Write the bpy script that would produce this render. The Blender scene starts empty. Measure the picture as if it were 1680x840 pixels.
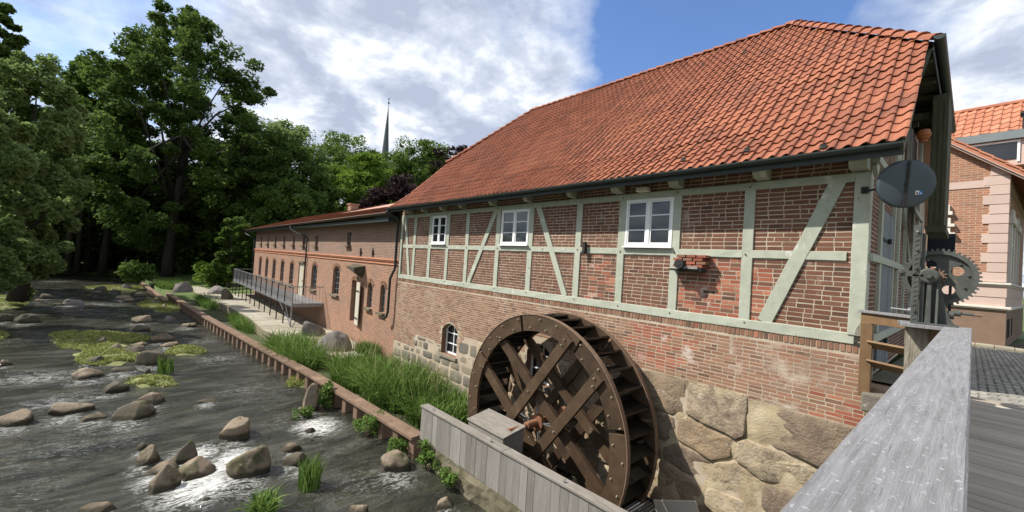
import bpy, bmesh, math, random
import numpy as np
from mathutils import Matrix, Vector, noise as mnoise
R = random.Random(7)
NR = np.random.default_rng(7)
S = bpy.context.scene
C = S.collection
# ------------------------------------------------------------------ camera (eye at the origin height, 9 m in front of the mill wall)
FPX, CX, CY = 680.0, 840.0, 420.0
v1 = np.array([231 - CX, -(394 - CY), -FPX]); v2 = np.array([1597 - CX, -(482 - CY), -FPX])
ax = -v1 / np.linalg.norm(v1); ay = v2 - np.dot(v2, ax) * ax; ay /= np.linalg.norm(ay); az = np.cross(ax, ay)
M3 = np.array([ax, ay, az])
EYE = np.array([0.0, -9.0, 0.0])
cd = bpy.data.cameras.new('camera'); cam = bpy.data.objects.new('camera', cd); C.objects.link(cam)
cd.sensor_width = 36; cd.lens = 36 * FPX / 1680; cd.clip_start = 0.05; cd.clip_end = 6000
mw = Matrix([list(M3[0]) + [EYE[0]], list(M3[1]) + [EYE[1]], list(M3[2]) + [EYE[2]], [0, 0, 0, 1]])
cam.matrix_world = mw
S.camera = cam
def ray(px, py):
    d = M3 @ np.array([px - CX, -(py - CY), -FPX]); return d / np.linalg.norm(d)
def onY(px, py, y=0.0):
    d = ray(px, py); return EYE + d * ((y - EYE[1]) / d[1])
def onZ(px, py, z):
    d = ray(px, py); return EYE + d * ((z - EYE[2]) / d[2])
def proj(p):
    c = M3.T @ (np.array(p, float) - EYE); return CX + FPX * c[0] / -c[2], CY - FPX * c[1] / -c[2], -c[2]
# ------------------------------------------------------------------ sky, sun, exposure
SUN = Vector((-0.9, -1.0, 1.45)).normalized()
w = bpy.data.worlds.new('World'); S.world = w; w.use_nodes = True
nt = w.node_tree; N = nt.nodes; LK = nt.links; N.clear()
out = N.new('ShaderNodeOutputWorld'); bg = N.new('ShaderNodeBackground'); bg.inputs[1].default_value = 0.15
sky = N.new('ShaderNodeTexSky'); sky.sky_type = 'NISHITA'; sky.sun_disc = False
sky.sun_elevation = math.asin(SUN.z); sky.sun_rotation = math.atan2(SUN.x, SUN.y); sky.air_density = 1.3; sky.dust_density = 0.6; sky.ozone_density = 2.0
def nmath(op, a, b=None, c=None, tree=None):
    n = (tree or nt).nodes.new('ShaderNodeMath'); n.operation = op
    for i, v in enumerate((a, b, c)):
        if v is None: continue
        if isinstance(v, (int, float)): n.inputs[i].default_value = v
        else: (tree or nt).links.new(v, n.inputs[i])
    return n.outputs[0]
def nnoise(vec, scale, detail=6, rough=0.55, tree=None, dist=0.0, dim='3D'):
    n = (tree or nt).nodes.new('ShaderNodeTexNoise'); n.noise_dimensions = dim
    n.inputs['Scale'].default_value = scale; n.inputs['Detail'].default_value = detail; n.inputs['Roughness'].default_value = rough
    n.inputs['Distortion'].default_value = dist
    if vec is not None: (tree or nt).links.new(vec, n.inputs['Vector'])
    return n.outputs[0]
def nramp(fac, stops, tree=None, interp='LINEAR'):
    n = (tree or nt).nodes.new('ShaderNodeValToRGB'); e = n.color_ramp.elements; n.color_ramp.interpolation = interp
    while len(e) < len(stops): e.new(0.5)
    for k, (p, c) in enumerate(stops):
        e[k].position = p; e[k].color = (c[0], c[1], c[2], 1) if hasattr(c, '__len__') else (c, c, c, 1)
    (tree or nt).links.new(fac, n.inputs[0]); return n.outputs[0]
def nmix(fac, a, b, tree=None, blend='MIX'):
    t = tree or nt
    n = t.nodes.new('ShaderNodeMix'); n.data_type = 'RGBA'; n.blend_type = blend
    for s, v in ((n.inputs[0], fac), (n.inputs[6], a), (n.inputs[7], b)):
        if isinstance(v, (int, float)): s.default_value = v
        elif isinstance(v, tuple): s.default_value = (v[0], v[1], v[2], 1)
        else: t.links.new(v, s)
    return n.outputs[2]
tc = N.new('ShaderNodeTexCoord'); sep = N.new('ShaderNodeSeparateXYZ'); LK.new(tc.outputs['Generated'], sep.inputs[0])
zz = nmath('ADD', nmath('MAXIMUM', sep.outputs[2], 0.0), 0.22)
cmb = N.new('ShaderNodeCombineXYZ'); LK.new(nmath('DIVIDE', sep.outputs[0], zz), cmb.inputs[0]); LK.new(nmath('DIVIDE', sep.outputs[1], zz), cmb.inputs[1])
CL = cmb.outputs[0]
def dirbias(px, py, width):
    d = ray(px, py); vd = N.new('ShaderNodeVectorMath'); vd.operation = 'DOT_PRODUCT'; LK.new(tc.outputs['Generated'], vd.inputs[0]); vd.inputs[1].default_value = tuple(d)
    mr = N.new('ShaderNodeMapRange'); mr.interpolation_type = 'SMOOTHSTEP'; mr.inputs[1].default_value = math.cos(width); mr.inputs[2].default_value = 1.0; LK.new(vd.outputs['Value'], mr.inputs[0]); return mr.outputs[0]
n1 = nnoise(CL, 1.5, 10, 0.60, dist=0.12)
dens = nmath('ADD', n1, 0.17)
for (px, py, wd, k) in ((1240, 40, 0.42, 0.30), (1060, 50, 0.26, 0.16), (1400, 10, 0.25, 0.22), (840, 15, 0.16, 0.14), (130, 20, 0.25, 0.2), (1640, 160, 0.15, 0.05), (380, 20, 0.2, 0.14)):
    dens = nmath('SUBTRACT', dens, nmath('MULTIPLY', dirbias(px, py, wd), k))
for (px, py, wd, k) in ((1590, 40, 0.22, 0.34), (640, 90, 0.5, 0.12), (700, 280, 0.35, 0.10), (930, 60, 0.14, 0.12)):
    dens = nmath('ADD', dens, nmath('MULTIPLY', dirbias(px, py, wd), k))
mask = nramp(dens, [(0.36, 0.0), (0.50, 0.45), (0.68, 1.0)])
n2 = nnoise(CL, 2.9, 9, 0.60, dist=0.15)
ccol = nramp(nmath('ADD', nmath('MULTIPLY', n2, 1.1), nmath('MULTIPLY', dens, 0.1)), [(0.44, (5.2, 5.3, 5.4)), (0.55, (4.3, 4.5, 4.75)), (0.62, (3.1, 3.4, 4.0)), (0.72, (2.2, 2.5, 3.2))])
skyc = nmix(mask, nmix(1.0, sky.outputs[0], (0.50, 0.59, 0.78), blend='MULTIPLY'), ccol)
LK.new(skyc, bg.inputs[0]); LK.new(bg.outputs[0], out.inputs[0])
sd = bpy.data.lights.new('sun', 'SUN'); so = bpy.data.objects.new('sun', sd); C.objects.link(so)
sd.energy = 4.4; sd.angle = math.radians(0.55); sd.color = (1.0, 0.95, 0.87)
so.rotation_euler = SUN.to_track_quat('Z', 'Y').to_euler()
S.view_settings.view_transform = 'Standard'; S.view_settings.look = 'None'; S.view_settings.exposure = 0.62; S.view_settings.gamma = 1
S.cycles.max_bounces = 6; S.cycles.transparent_max_bounces = 4
try: S.cycles.use_denoising = True
except Exception: pass
# ------------------------------------------------------------------ materials
def mat(name, cols, scale=4.0, detail=5, rough=0.85, bump=0.3, bscale=30.0, tint=0.5, stretch=(1, 1, 1), metal=0.0, spots=(), bdist=0.01, trans=0.0, spec=0.3, contrast=1.0, wet=None):
    m = bpy.data.materials.new(name); m.use_nodes = True; t = m.node_tree; b = t.nodes['Principled BSDF']
    geo = t.nodes.new('ShaderNodeNewGeometry'); mp = t.nodes.new('ShaderNodeMapping'); t.links.new(geo.outputs['Position'], mp.inputs[0]); mp.inputs['Scale'].default_value = stretch
    P = mp.outputs[0]
    at = t.nodes.new('ShaderNodeAttribute'); at.attribute_name = 'tint'; oi = t.nodes.new('ShaderNodeObjectInfo')
    tv = nmath('FRACT', nmath('ADD', at.outputs['Fac'], oi.outputs['Random'], tree=t), tree=t)
    n = nnoise(P, scale, detail, 0.6, tree=t)
    n = nmath('ADD', nmath('MULTIPLY', nmath('SUBTRACT', n, 0.5, tree=t), 1.7 * contrast, tree=t), 0.5, tree=t)
    fac = nmath('ADD', nmath('MULTIPLY', n, 1 - tint, tree=t), nmath('MULTIPLY', tv, tint, tree=t), tree=t)
    k = len(cols)
    col = nramp(fac, [((i + 0.0) / max(1, k - 1), c) for i, c in enumerate(cols)], tree=t) if k > 1 else None
    if k == 1:
        col = nmix(fac, tuple(x * 0.82 for x in cols[0]), tuple(min(1, x * 1.15) for x in cols[0]), tree=t)
    for sp in spots:
        c, sc, th, wd = sp[:4]; amt = sp[4] if len(sp) > 4 else 1.0; st = sp[5] if len(sp) > 5 else None
        PP = P
        if st:
            mp2 = t.nodes.new('ShaderNodeMapping'); t.links.new(geo.outputs['Position'], mp2.inputs[0]); mp2.inputs['Scale'].default_value = st; mp2.inputs['Location'].default_value = (3.3, 1.7, 9.1); PP = mp2.outputs[0]
        s = nnoise(PP, sc, 6, 0.65, tree=t)
        col = nmix(nramp(s, [(th, 0.0), (min(1, th + wd), amt)], tree=t), col, tuple(c), tree=t)
    if wet is not None:
        sz = t.nodes.new('ShaderNodeSeparateXYZ'); t.links.new(geo.outputs['Position'], sz.inputs[0]); wn = nnoise(P, 5, 3, 0.6, tree=t)
        wz = nmath('ADD', sz.outputs[2], nmath('MULTIPLY', nmath('SUBTRACT', wn, 0.5, tree=t), 0.12, tree=t), tree=t)
        mr = t.nodes.new('ShaderNodeMapRange'); mr.inputs[1].default_value = wet; mr.inputs[2].default_value = wet + 0.07; mr.inputs[3].default_value = 0.8; mr.inputs[4].default_value = 0.0; t.links.new(wz, mr.inputs[0])
        col = nmix(mr.outputs[0], col, (0.028, 0.024, 0.013), tree=t)
    t.links.new(col, b.inputs['Base Color'])
    b.inputs['Roughness'].default_value = rough; b.inputs['Metallic'].default_value = metal
    b.inputs['Specular IOR Level'].default_value = spec
    if bump:
        bn = nnoise(P, bscale, 6, 0.7, tree=t); bp = t.nodes.new('ShaderNodeBump'); bp.inputs['Strength'].default_value = bump; bp.inputs['Distance'].default_value = bdist
        t.links.new(bn, bp.inputs['Height']); t.links.new(bp.outputs[0], b.inputs['Normal'])
    if trans:
        tr = t.nodes.new('ShaderNodeBsdfTranslucent'); t.links.new(col, tr.inputs[0]); mx = t.nodes.new('ShaderNodeMixShader'); mx.inputs[0].default_value = trans
        o = t.nodes['Material Output']; t.links.new(b.outputs[0], mx.inputs[1]); t.links.new(tr.outputs[0], mx.inputs[2]); t.links.new(mx.outputs[0], o.inputs[0])
    return m
BR = [(0.035, 0.028, 0.026), (0.085, 0.040, 0.026), (0.13, 0.058, 0.034), (0.17, 0.072, 0.040), (0.15, 0.085, 0.055), (0.25, 0.095, 0.045)]
M = {}
M['brick'] = mat('dark red brick', [(0.06, 0.038, 0.031), (0.115, 0.054, 0.036), (0.145, 0.064, 0.040), (0.17, 0.074, 0.046), (0.155, 0.08, 0.052), (0.22, 0.088, 0.052)], scale=3, bump=0.5, bscale=60, tint=0.72, spots=[((0.45, 0.40, 0.35), 1.3, 0.62, 0.10, 0.55), ((0.02, 0.018, 0.017), 0.9, 0.66, 0.05, 0.8)])
M['brick_base'] = mat('weathered base brick', [(0.08, 0.057, 0.045), (0.165, 0.09, 0.058), (0.225, 0.118, 0.073), (0.275, 0.145, 0.088), (0.29, 0.175, 0.112), (0.33, 0.142, 0.08)], scale=2.2, bump=0.5, bscale=60, tint=0.7, spots=[((0.5, 0.45, 0.38), 0.9, 0.56, 0.16, 0.6), ((0.03, 0.025, 0.02), 1.1, 0.67, 0.04, 0.8)])
M['brick_pale'] = mat('lime stained base brick', [(0.12, 0.075, 0.055), (0.24, 0.13, 0.085), (0.31, 0.16, 0.10), (0.23, 0.15, 0.11), (0.38, 0.25, 0.17)], scale=2.2, bump=0.5, bscale=60, tint=0.75, spots=[((0.60, 0.54, 0.44), 1.6, 0.52, 0.12, 0.6)])
M['brick_red'] = mat('new red brick', [(0.21, 0.07, 0.045), (0.28, 0.088, 0.052), (0.34, 0.12, 0.07), (0.42, 0.185, 0.11)], scale=3, bump=0.4, bscale=60, tint=0.8, spots=[((0.55, 0.5, 0.44), 2.0, 0.58, 0.08, 0.8)])
M['mortar'] = mat('lime mortar', [(0.31, 0.25, 0.178), (0.42, 0.35, 0.262), (0.54, 0.47, 0.37)], scale=2, bump=0.4, bscale=70, tint=0.0, spots=[((0.20, 0.155, 0.11), 1.2, 0.52, 0.12, 0.7), ((0.22, 0.16, 0.11), 6, 0.58, 0.08, 0.6)])
M['base_mortar'] = mat('dirty base wall mortar', [(0.30, 0.235, 0.165), (0.43, 0.355, 0.265), (0.56, 0.49, 0.39)], scale=2, bump=0.4, bscale=50, tint=0.0, spots=[((0.24, 0.18, 0.12), 1.0, 0.52, 0.12, 0.6)])
M['rubble_mortar'] = mat('yellow lime mortar between rubble', [(0.27, 0.205, 0.12), (0.40, 0.325, 0.21), (0.54, 0.46, 0.33)], scale=2, bump=0.8, bscale=25, tint=0.0, bdist=0.03, spots=[((0.12, 0.09, 0.05), 1.2, 0.55, 0.1, 0.6)])
M['timber'] = mat('pale sage timber paint', [(0.30, 0.315, 0.25), (0.38, 0.40, 0.32), (0.45, 0.465, 0.385)], scale=5, bump=0.35, bscale=24, tint=0.25, stretch=(1, 1, 1), spots=[((0.56, 0.56, 0.50), 2.4, 0.60, 0.06, 0.75), ((0.12, 0.12, 0.09), 5.0, 0.64, 0.05, 0.7), ((0.10, 0.10, 0.08), 6.0, 0.655, 0.02, 0.8, (9, 9, 0.7)), ((0.55, 0.54, 0.47), 5.0, 0.63, 0.05, 0.6, (3, 3, 0.8))])
M['tile'] = mat('orange clay pantile', [(0.13, 0.055, 0.038), (0.22, 0.080, 0.045), (0.29, 0.10, 0.054), (0.345, 0.128, 0.068), (0.26, 0.10, 0.06)], scale=1.6, bump=0.35, bscale=40, tint=0.5, rough=0.75, spots=[((0.13, 0.085, 0.065), 3.4, 0.60, 0.09, 0.5), ((0.24, 0.22, 0.13), 1.1, 0.66, 0.07, 0.5)])
M['tile_far'] = mat('rough orange clay tile', [(0.36, 0.20, 0.145), (0.46, 0.26, 0.19), (0.52, 0.32, 0.24)], scale=6, bump=0.15, bscale=8, tint=0.4, rough=0.8)
M['tile_new'] = mat('bright new clay tile', [(0.36, 0.135, 0.075), (0.43, 0.17, 0.095), (0.50, 0.22, 0.13)], scale=2, bump=0.2, tint=0.7, rough=0.6)
M['ashlar'] = mat('grey fieldstone block', [(0.085, 0.078, 0.068), (0.15, 0.135, 0.11), (0.20, 0.175, 0.135), (0.26, 0.22, 0.155), (0.17, 0.15, 0.13)], scale=2.5, bump=0.9, bscale=22, tint=0.6, bdist=0.02, spots=[((0.5, 0.46, 0.38), 3, 0.62, 0.08, 0.6), ((0.07, 0.065, 0.05), 2.2, 0.60, 0.08, 0.6)])
M['rubble'] = mat('ochre and brown rubble stone', [(0.14, 0.095, 0.075), (0.24, 0.185, 0.13), (0.33, 0.24, 0.15), (0.42, 0.345, 0.235), (0.17, 0.115, 0.09), (0.31, 0.25, 0.18)], scale=5.5, bump=1.0, bscale=20, tint=0.72, bdist=0.04, spots=[((0.55, 0.51, 0.42), 2.2, 0.6, 0.07, 0.7), ((0.08, 0.06, 0.045), 2.6, 0.58, 0.1, 0.7)])
M['white'] = mat('white window paint', [(0.74, 0.75, 0.74), (0.82, 0.82, 0.80)], scale=6, bump=0.05, tint=0.2, rough=0.45)
M['glass'] = mat('dark window glass', [(0.010, 0.012, 0.014), (0.02, 0.023, 0.026)], scale=1, bump=0.03, bscale=3, tint=0.2, rough=0.04, spec=0.8)
M['gutter'] = mat('dark green black gutter metal', [(0.022, 0.030, 0.028), (0.04, 0.052, 0.048)], scale=3, bump=0.15, tint=0.1, rough=0.5)
M['soffit'] = mat('mossy green brown boarding', [(0.035, 0.04, 0.022), (0.07, 0.075, 0.045), (0.11, 0.11, 0.07)], scale=4, bump=0.4, bscale=20, tint=0.3, stretch=(4, 4, 0.6))
M['eavewood'] = mat('dark eave boarding with painted shade', [(0.02, 0.016, 0.012), (0.04, 0.033, 0.026)], scale=3, bump=0.2)  # shade under the eave is put into this dark board colour
M['dark'] = mat('dark interior void', [(0.006, 0.006, 0.006)], bump=0)
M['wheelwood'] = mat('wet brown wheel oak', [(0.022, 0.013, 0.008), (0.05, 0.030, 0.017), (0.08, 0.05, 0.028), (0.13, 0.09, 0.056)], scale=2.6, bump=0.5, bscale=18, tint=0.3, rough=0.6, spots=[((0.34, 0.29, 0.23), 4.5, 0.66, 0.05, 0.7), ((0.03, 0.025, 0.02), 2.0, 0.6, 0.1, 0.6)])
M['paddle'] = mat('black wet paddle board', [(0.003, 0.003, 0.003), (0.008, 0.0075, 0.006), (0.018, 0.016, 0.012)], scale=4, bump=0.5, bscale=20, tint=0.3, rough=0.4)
M['rust'] = mat('orange brown rusted steel', [(0.11, 0.070, 0.046), (0.175, 0.115, 0.077), (0.235, 0.16, 0.11)], scale=2.5, bump=0.4, bscale=40, tint=0.25, rough=0.8, spots=[((0.30, 0.20, 0.14), 1.4, 0.55, 0.1, 0.6), ((0.06, 0.03, 0.02), 5, 0.62, 0.06, 0.6)])
M['rusthub'] = mat('bright rusted axle iron', [(0.10, 0.045, 0.025), (0.22, 0.10, 0.05), (0.32, 0.17, 0.10)], scale=8, bump=0.5, bscale=40, tint=0.2)
M['iron'] = mat('grey green painted cast iron', [(0.03, 0.033, 0.029), (0.056, 0.06, 0.052), (0.09, 0.094, 0.082)], scale=7, bump=0.45, bscale=45, tint=0.15, rough=0.62, spec=0.5, spots=[((0.16, 0.13, 0.07), 5, 0.64, 0.07, 0.6)])
M['darkiron'] = mat('dark forged iron', [(0.025, 0.024, 0.024), (0.05, 0.048, 0.046)], scale=8, bump=0.4, tint=0.2, rough=0.75, spec=0.15)
M['steel'] = mat('galvanised steel', [(0.20, 0.21, 0.22), (0.34, 0.35, 0.36)], scale=6, bump=0.1, tint=0.2, rough=0.45, metal=0.5)
M['bolt'] = mat('pale worn bolt head', [(0.22, 0.18, 0.12), (0.4, 0.36, 0.28)], scale=8, bump=0.2, tint=0.4, rough=0.5)
M['greywood'] = mat('silver weathered oak board', [(0.13, 0.118, 0.10), (0.21, 0.195, 0.172), (0.30, 0.28, 0.252)], scale=3, bump=0.5, bscale=16, tint=0.55, stretch=(3, 3, 0.5), spots=[((0.12, 0.10, 0.08), 2.0, 0.6, 0.1, 0.5), ((0.5, 0.48, 0.45), 6, 0.63, 0.06, 0.5)])
M['capwood'] = mat('silver weathered cap plank', [(0.14, 0.125, 0.105), (0.22, 0.20, 0.172), (0.30, 0.275, 0.245)], scale=4, bump=0.5, bscale=16, tint=0.15, stretch=(0.6, 3, 3), spots=[((0.13, 0.12, 0.09), 2.4, 0.58, 0.1, 0.5)])
M['railwood'] = mat('bleached grey rail plank', [(0.14, 0.137, 0.137), (0.215, 0.212, 0.216), (0.29, 0.287, 0.292)], scale=3.0, detail=9, bump=0.9, bscale=9, tint=0.0, stretch=(18, 1.0, 5), bdist=0.006, contrast=1.1, spots=[((0.45, 0.45, 0.47), 12.0, 0.62, 0.06, 0.35, (5, 1.0, 1)), ((0.52, 0.52, 0.54), 3.0, 0.60, 0.06, 0.6, (18, 12, 1)), ((0.10, 0.095, 0.10), 6.0, 0.63, 0.02, 0.9, (24, 0.4, 1)), ((0.17, 0.17, 0.18), 9.0, 0.64, 0.02, 0.5, (8, 1.2, 1))])
M['brownwood'] = mat('varnished brown timber', [(0.12, 0.07, 0.035), (0.18, 0.11, 0.055), (0.24, 0.15, 0.08)], scale=4, bump=0.35, bscale=16, tint=0.3, stretch=(2, 2, 1), rough=0.6)
M['stump'] = mat('split oak post', [(0.10, 0.075, 0.045), (0.25, 0.22, 0.17), (0.40, 0.37, 0.31)], scale=3, bump=1.0, bscale=8, tint=0.0, stretch=(7, 7, 0.7), bdist=0.03)
M['doorwood'] = mat('blue grey painted door board', [(0.10, 0.115, 0.12), (0.17, 0.19, 0.195), (0.22, 0.24, 0.245)], scale=4, bump=0.3, tint=0.5, stretch=(2, 2, 0.5))
M['palewood'] = mat('pale shutter wood', [(0.42, 0.38, 0.31), (0.56, 0.51, 0.42)], scale=4, bump=0.3, tint=0.4, stretch=(2, 2, 0.5))
M['cream'] = mat('cream door paint', [(0.50, 0.47, 0.36), (0.60, 0.56, 0.44)], scale=4, bump=0.1, tint=0.2, rough=0.6)
M['rockA'] = mat('tan river boulder', [(0.11, 0.085, 0.06), (0.19, 0.15, 0.105), (0.26, 0.205, 0.145), (0.25, 0.18, 0.135)], wet=-5.40, scale=4, bump=0.9, bscale=13, tint=0.4, bdist=0.05, spots=[((0.06, 0.068, 0.022), 2.2, 0.52, 0.1, 0.7), ((0.42, 0.36, 0.28), 7, 0.62, 0.05, 0.6), ((0.06, 0.045, 0.03), 3.1, 0.60, 0.06, 0.6)])
M['rockG'] = mat('grey granite boulder', [(0.10, 0.09, 0.08), (0.19, 0.17, 0.155), (0.27, 0.24, 0.225)], scale=3, bump=0.8, bscale=16, tint=0.4, bdist=0.02, spots=[((0.20, 0.13, 0.08), 2.4, 0.58, 0.1, 0.5), ((0.4, 0.38, 0.36), 9, 0.66, 0.05, 0.5)])
M['rockD'] = mat('dark mossy river boulder', [(0.045, 0.042, 0.03), (0.10, 0.085, 0.06), (0.16, 0.13, 0.09)], wet=-5.42, scale=4, bump=0.8, bscale=16, tint=0.4, bdist=0.02, spots=[((0.08, 0.10, 0.025), 2.4, 0.54, 0.1, 0.7)])
M['concrete'] = mat('stained concrete', [(0.07, 0.06, 0.035), (0.15, 0.13, 0.085), (0.24, 0.21, 0.155)], scale=2, bump=0.8, bscale=14, tint=0.1, bdist=0.02, spots=[((0.07, 0.065, 0.03), 1.4, 0.52, 0.12, 0.8)])
M['slab'] = mat('pale beige flagstone', [(0.24, 0.21, 0.155), (0.34, 0.305, 0.235), (0.43, 0.40, 0.33)], scale=2, bump=0.4, bscale=25, tint=0.6, spots=[((0.2, 0.19, 0.13), 1.2, 0.57, 0.1, 0.5)])
M['slabside'] = mat('algae stained platform wall', [(0.10, 0.09, 0.05), (0.22, 0.19, 0.12), (0.34, 0.31, 0.22)], scale=1.2, bump=0.6, bscale=10, tint=0.0, stretch=(2, 2, 0.5))
M['soil'] = mat('damp soil and low weeds', [(0.03, 0.028, 0.016), (0.055, 0.06, 0.025), (0.07, 0.085, 0.03)], scale=0.8, bump=0.6, bscale=6, tint=0, bdist=0.05)
M['lawn'] = mat('grassy ground', [(0.03, 0.04, 0.014), (0.08, 0.12, 0.03), (0.15, 0.19, 0.05)], scale=0.25, detail=8, bump=0.6, bscale=5, tint=0, bdist=0.06)
M['cobble'] = mat('grey brown cobble', [(0.17, 0.165, 0.145), (0.27, 0.26, 0.225), (0.38, 0.365, 0.32)], scale=3, bump=0.4, tint=0.7, rough=0.7)
M['joint'] = mat('mossy cobble joint', [(0.05, 0.055, 0.03), (0.14, 0.13, 0.09)], scale=2, bump=0.5, tint=0)
M['deck'] = mat('brown grey deck plank', [(0.28, 0.24, 0.19), (0.38, 0.335, 0.275), (0.46, 0.42, 0.355)], scale=3, bump=0.4, bscale=14, tint=0.6, stretch=(0.7, 4, 4))
M['pinkstone'] = mat('pale pink sandstone', [(0.46, 0.345, 0.295), (0.56, 0.43, 0.37)], scale=3, bump=0.25, bscale=40, tint=0.4)
M['cornice'] = mat('off white cornice stone', [(0.58, 0.54, 0.47), (0.68, 0.64, 0.56)], scale=3, bump=0.15, tint=0.2)
M['plinth'] = mat('brown rendered plinth', [(0.17, 0.115, 0.08), (0.23, 0.155, 0.11)], scale=3, bump=0.25, bscale=50, tint=0.1)
M['zinc'] = mat('grey green zinc sheet', [(0.16, 0.19, 0.19), (0.25, 0.28, 0.28)], scale=2, bump=0.1, tint=0.4, rough=0.4, metal=0.4)
M['mirrorback'] = mat('grey mirror backing', [(0.055, 0.07, 0.08), (0.075, 0.092, 0.105)], scale=2, bump=0.05, tint=0.1, rough=0.45)
M['stickerw'] = mat('white sticker', [(0.7, 0.7, 0.7)], bump=0); M['stickerb'] = mat('blue sticker', [(0.05, 0.17, 0.45)], bump=0); M['stickerd'] = mat('dark sticker print', [(0.10, 0.03, 0.04)], bump=0)
M['navy'] = mat('dark navy panel', [(0.008, 0.012, 0.02)], bump=0, rough=0.5)
M['lampo'] = mat('amber lamp housing', [(0.35, 0.12, 0.04)], bump=0.1, rough=0.5)
M['slate'] = mat('dark slate spire covering', [(0.05, 0.06, 0.065), (0.085, 0.10, 0.105)], scale=0.6, bump=0.2, tint=0.3, rough=0.6)
M['bark'] = mat('dark tree bark', [(0.022, 0.019, 0.014), (0.05, 0.043, 0.032)], scale=3, bump=0.8, bscale=9, tint=0.2, stretch=(3, 3, 0.6), bdist=0.04)
def leafmat(name, cols, tr=0.48): return mat(name, cols, scale=0.35, detail=3, bump=0, tint=0.65, rough=0.7, trans=tr, spec=0.15)
M['leaf_dark'] = leafmat('dark green foliage', [(0.045, 0.075, 0.018), (0.085, 0.14, 0.03), (0.14, 0.21, 0.05)])
M['leaf_mid'] = leafmat('mid green foliage', [(0.05, 0.088, 0.017), (0.095, 0.155, 0.03), (0.15, 0.225, 0.055)])
M['leaf_bright'] = leafmat('bright yellow green foliage', [(0.08, 0.14, 0.018), (0.14, 0.23, 0.032), (0.20, 0.30, 0.05)])
M['leaf_willow'] = leafmat('pale willow foliage', [(0.10, 0.145, 0.045), (0.17, 0.24, 0.075), (0.25, 0.33, 0.12)])
M['leaf_copper'] = leafmat('dark purple beech foliage', [(0.018, 0.010, 0.012), (0.035, 0.018, 0.02), (0.06, 0.03, 0.03)], 0.2)
M['grass'] = leafmat('fresh green blades', [(0.03, 0.07, 0.012), (0.08, 0.15, 0.025), (0.15, 0.24, 0.05), (0.28, 0.35, 0.12)], 0.3)
M['straw'] = leafmat('dry pale stems', [(0.20, 0.20, 0.08), (0.34, 0.31, 0.15), (0.42, 0.38, 0.22)], 0.2)
M['moss'] = leafmat('yellow green water weed', [(0.15, 0.17, 0.045), (0.24, 0.27, 0.075), (0.34, 0.35, 0.13)], 0.2)
M['mossbed'] = mat('wet weed bed', [(0.06, 0.06, 0.03), (0.16, 0.165, 0.06), (0.26, 0.26, 0.11)], scale=2, bump=0.8, bscale=9, bdist=0.03, tint=0)
# water
def water_mat():
    m = bpy.data.materials.new('rushing brown water'); m.use_nodes = True; t = m.node_tree; b = t.nodes['Principled BSDF']
    geo = t.nodes.new('ShaderNodeNewGeometry'); mp = t.nodes.new('ShaderNodeMapping'); t.links.new(geo.outputs['Position'], mp.inputs[0])
    mp.inputs['Scale'].default_value = (1.75, 0.62, 1.0); mp.inputs['Rotation'].default_value = (0, 0, -0.28); P = mp.outputs[0]
    at = t.nodes.new('ShaderNodeAttribute'); at.attribute_name = 'foam'
    big = nnoise(P, 0.9, 5, 0.55, tree=t, dist=0.8); mid = nnoise(P, 3.2, 3, 0.5, tree=t, dist=1.4); fine = nnoise(P, 9.0, 2, 0.5, tree=t, dist=1.0)
    r1 = nnoise(P, 1.7, 6, 0.6, tree=t, dist=2.4); r2 = nnoise(P, 5.0, 6, 0.65, tree=t, dist=1.6)
    def ridge(v, k): return nmath('MAXIMUM', nmath('SUBTRACT', 1.0, nmath('MULTIPLY', nmath('ABSOLUTE', nmath('SUBTRACT', v, 0.5, tree=t), tree=t), k, tree=t), tree=t), 0.0, tree=t)
    rd = nmath('ADD', nmath('MULTIPLY', ridge(r1, 11.0), 0.55, tree=t), nmath('MULTIPLY', ridge(r2, 9.0), 0.45, tree=t), tree=t)
    dense = nmath('MULTIPLY', at.outputs['Fac'], nmath('ADD', 0.15, nmath('MULTIPLY', r2, 1.5, tree=t), tree=t), tree=t)
    f0 = nmath('ADD', nmath('MULTIPLY', rd, nmath('ADD', 0.30, nmath('MULTIPLY', at.outputs['Fac'], 0.9, tree=t), tree=t), tree=t), nmath('MULTIPLY', dense, 0.55, tree=t), tree=t)
    fm = nramp(f0, [(0.40, 0.0), (0.72, 0.5), (1.05, 0.95)], tree=t)
    body = nramp(big, [(0.3, (0.014, 0.015, 0.011)), (0.5, (0.034, 0.034, 0.025)), (0.7, (0.080, 0.078, 0.062))], tree=t)
    t.links.new(nmix(fm, body, (0.60, 0.60, 0.57), tree=t), b.inputs['Base Color'])
    t.links.new(nmath('ADD', nmath('MULTIPLY', fm, 0.45, tree=t), 0.05, tree=t), b.inputs['Roughness'])
    b.inputs['Specular IOR Level'].default_value = 0.95; b.inputs['IOR'].default_value = 1.33
    bp = t.nodes.new('ShaderNodeBump'); bp.inputs['Strength'].default_value = 1.0; bp.inputs['Distance'].default_value = 0.06; t.links.new(nmath('ADD', nmath('MULTIPLY', fine, 0.35, tree=t), mid, tree=t), bp.inputs['Height'])
    bp2 = t.nodes.new('ShaderNodeBump'); bp2.inputs['Strength'].default_value = 1.0; bp2.inputs['Distance'].default_value = 0.20; t.links.new(big, bp2.inputs['Height']); t.links.new(bp.outputs[0], bp2.inputs['Normal'])
    t.links.new(bp2.outputs[0], b.inputs['Normal']); return m
M['water'] = water_mat()
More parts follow.
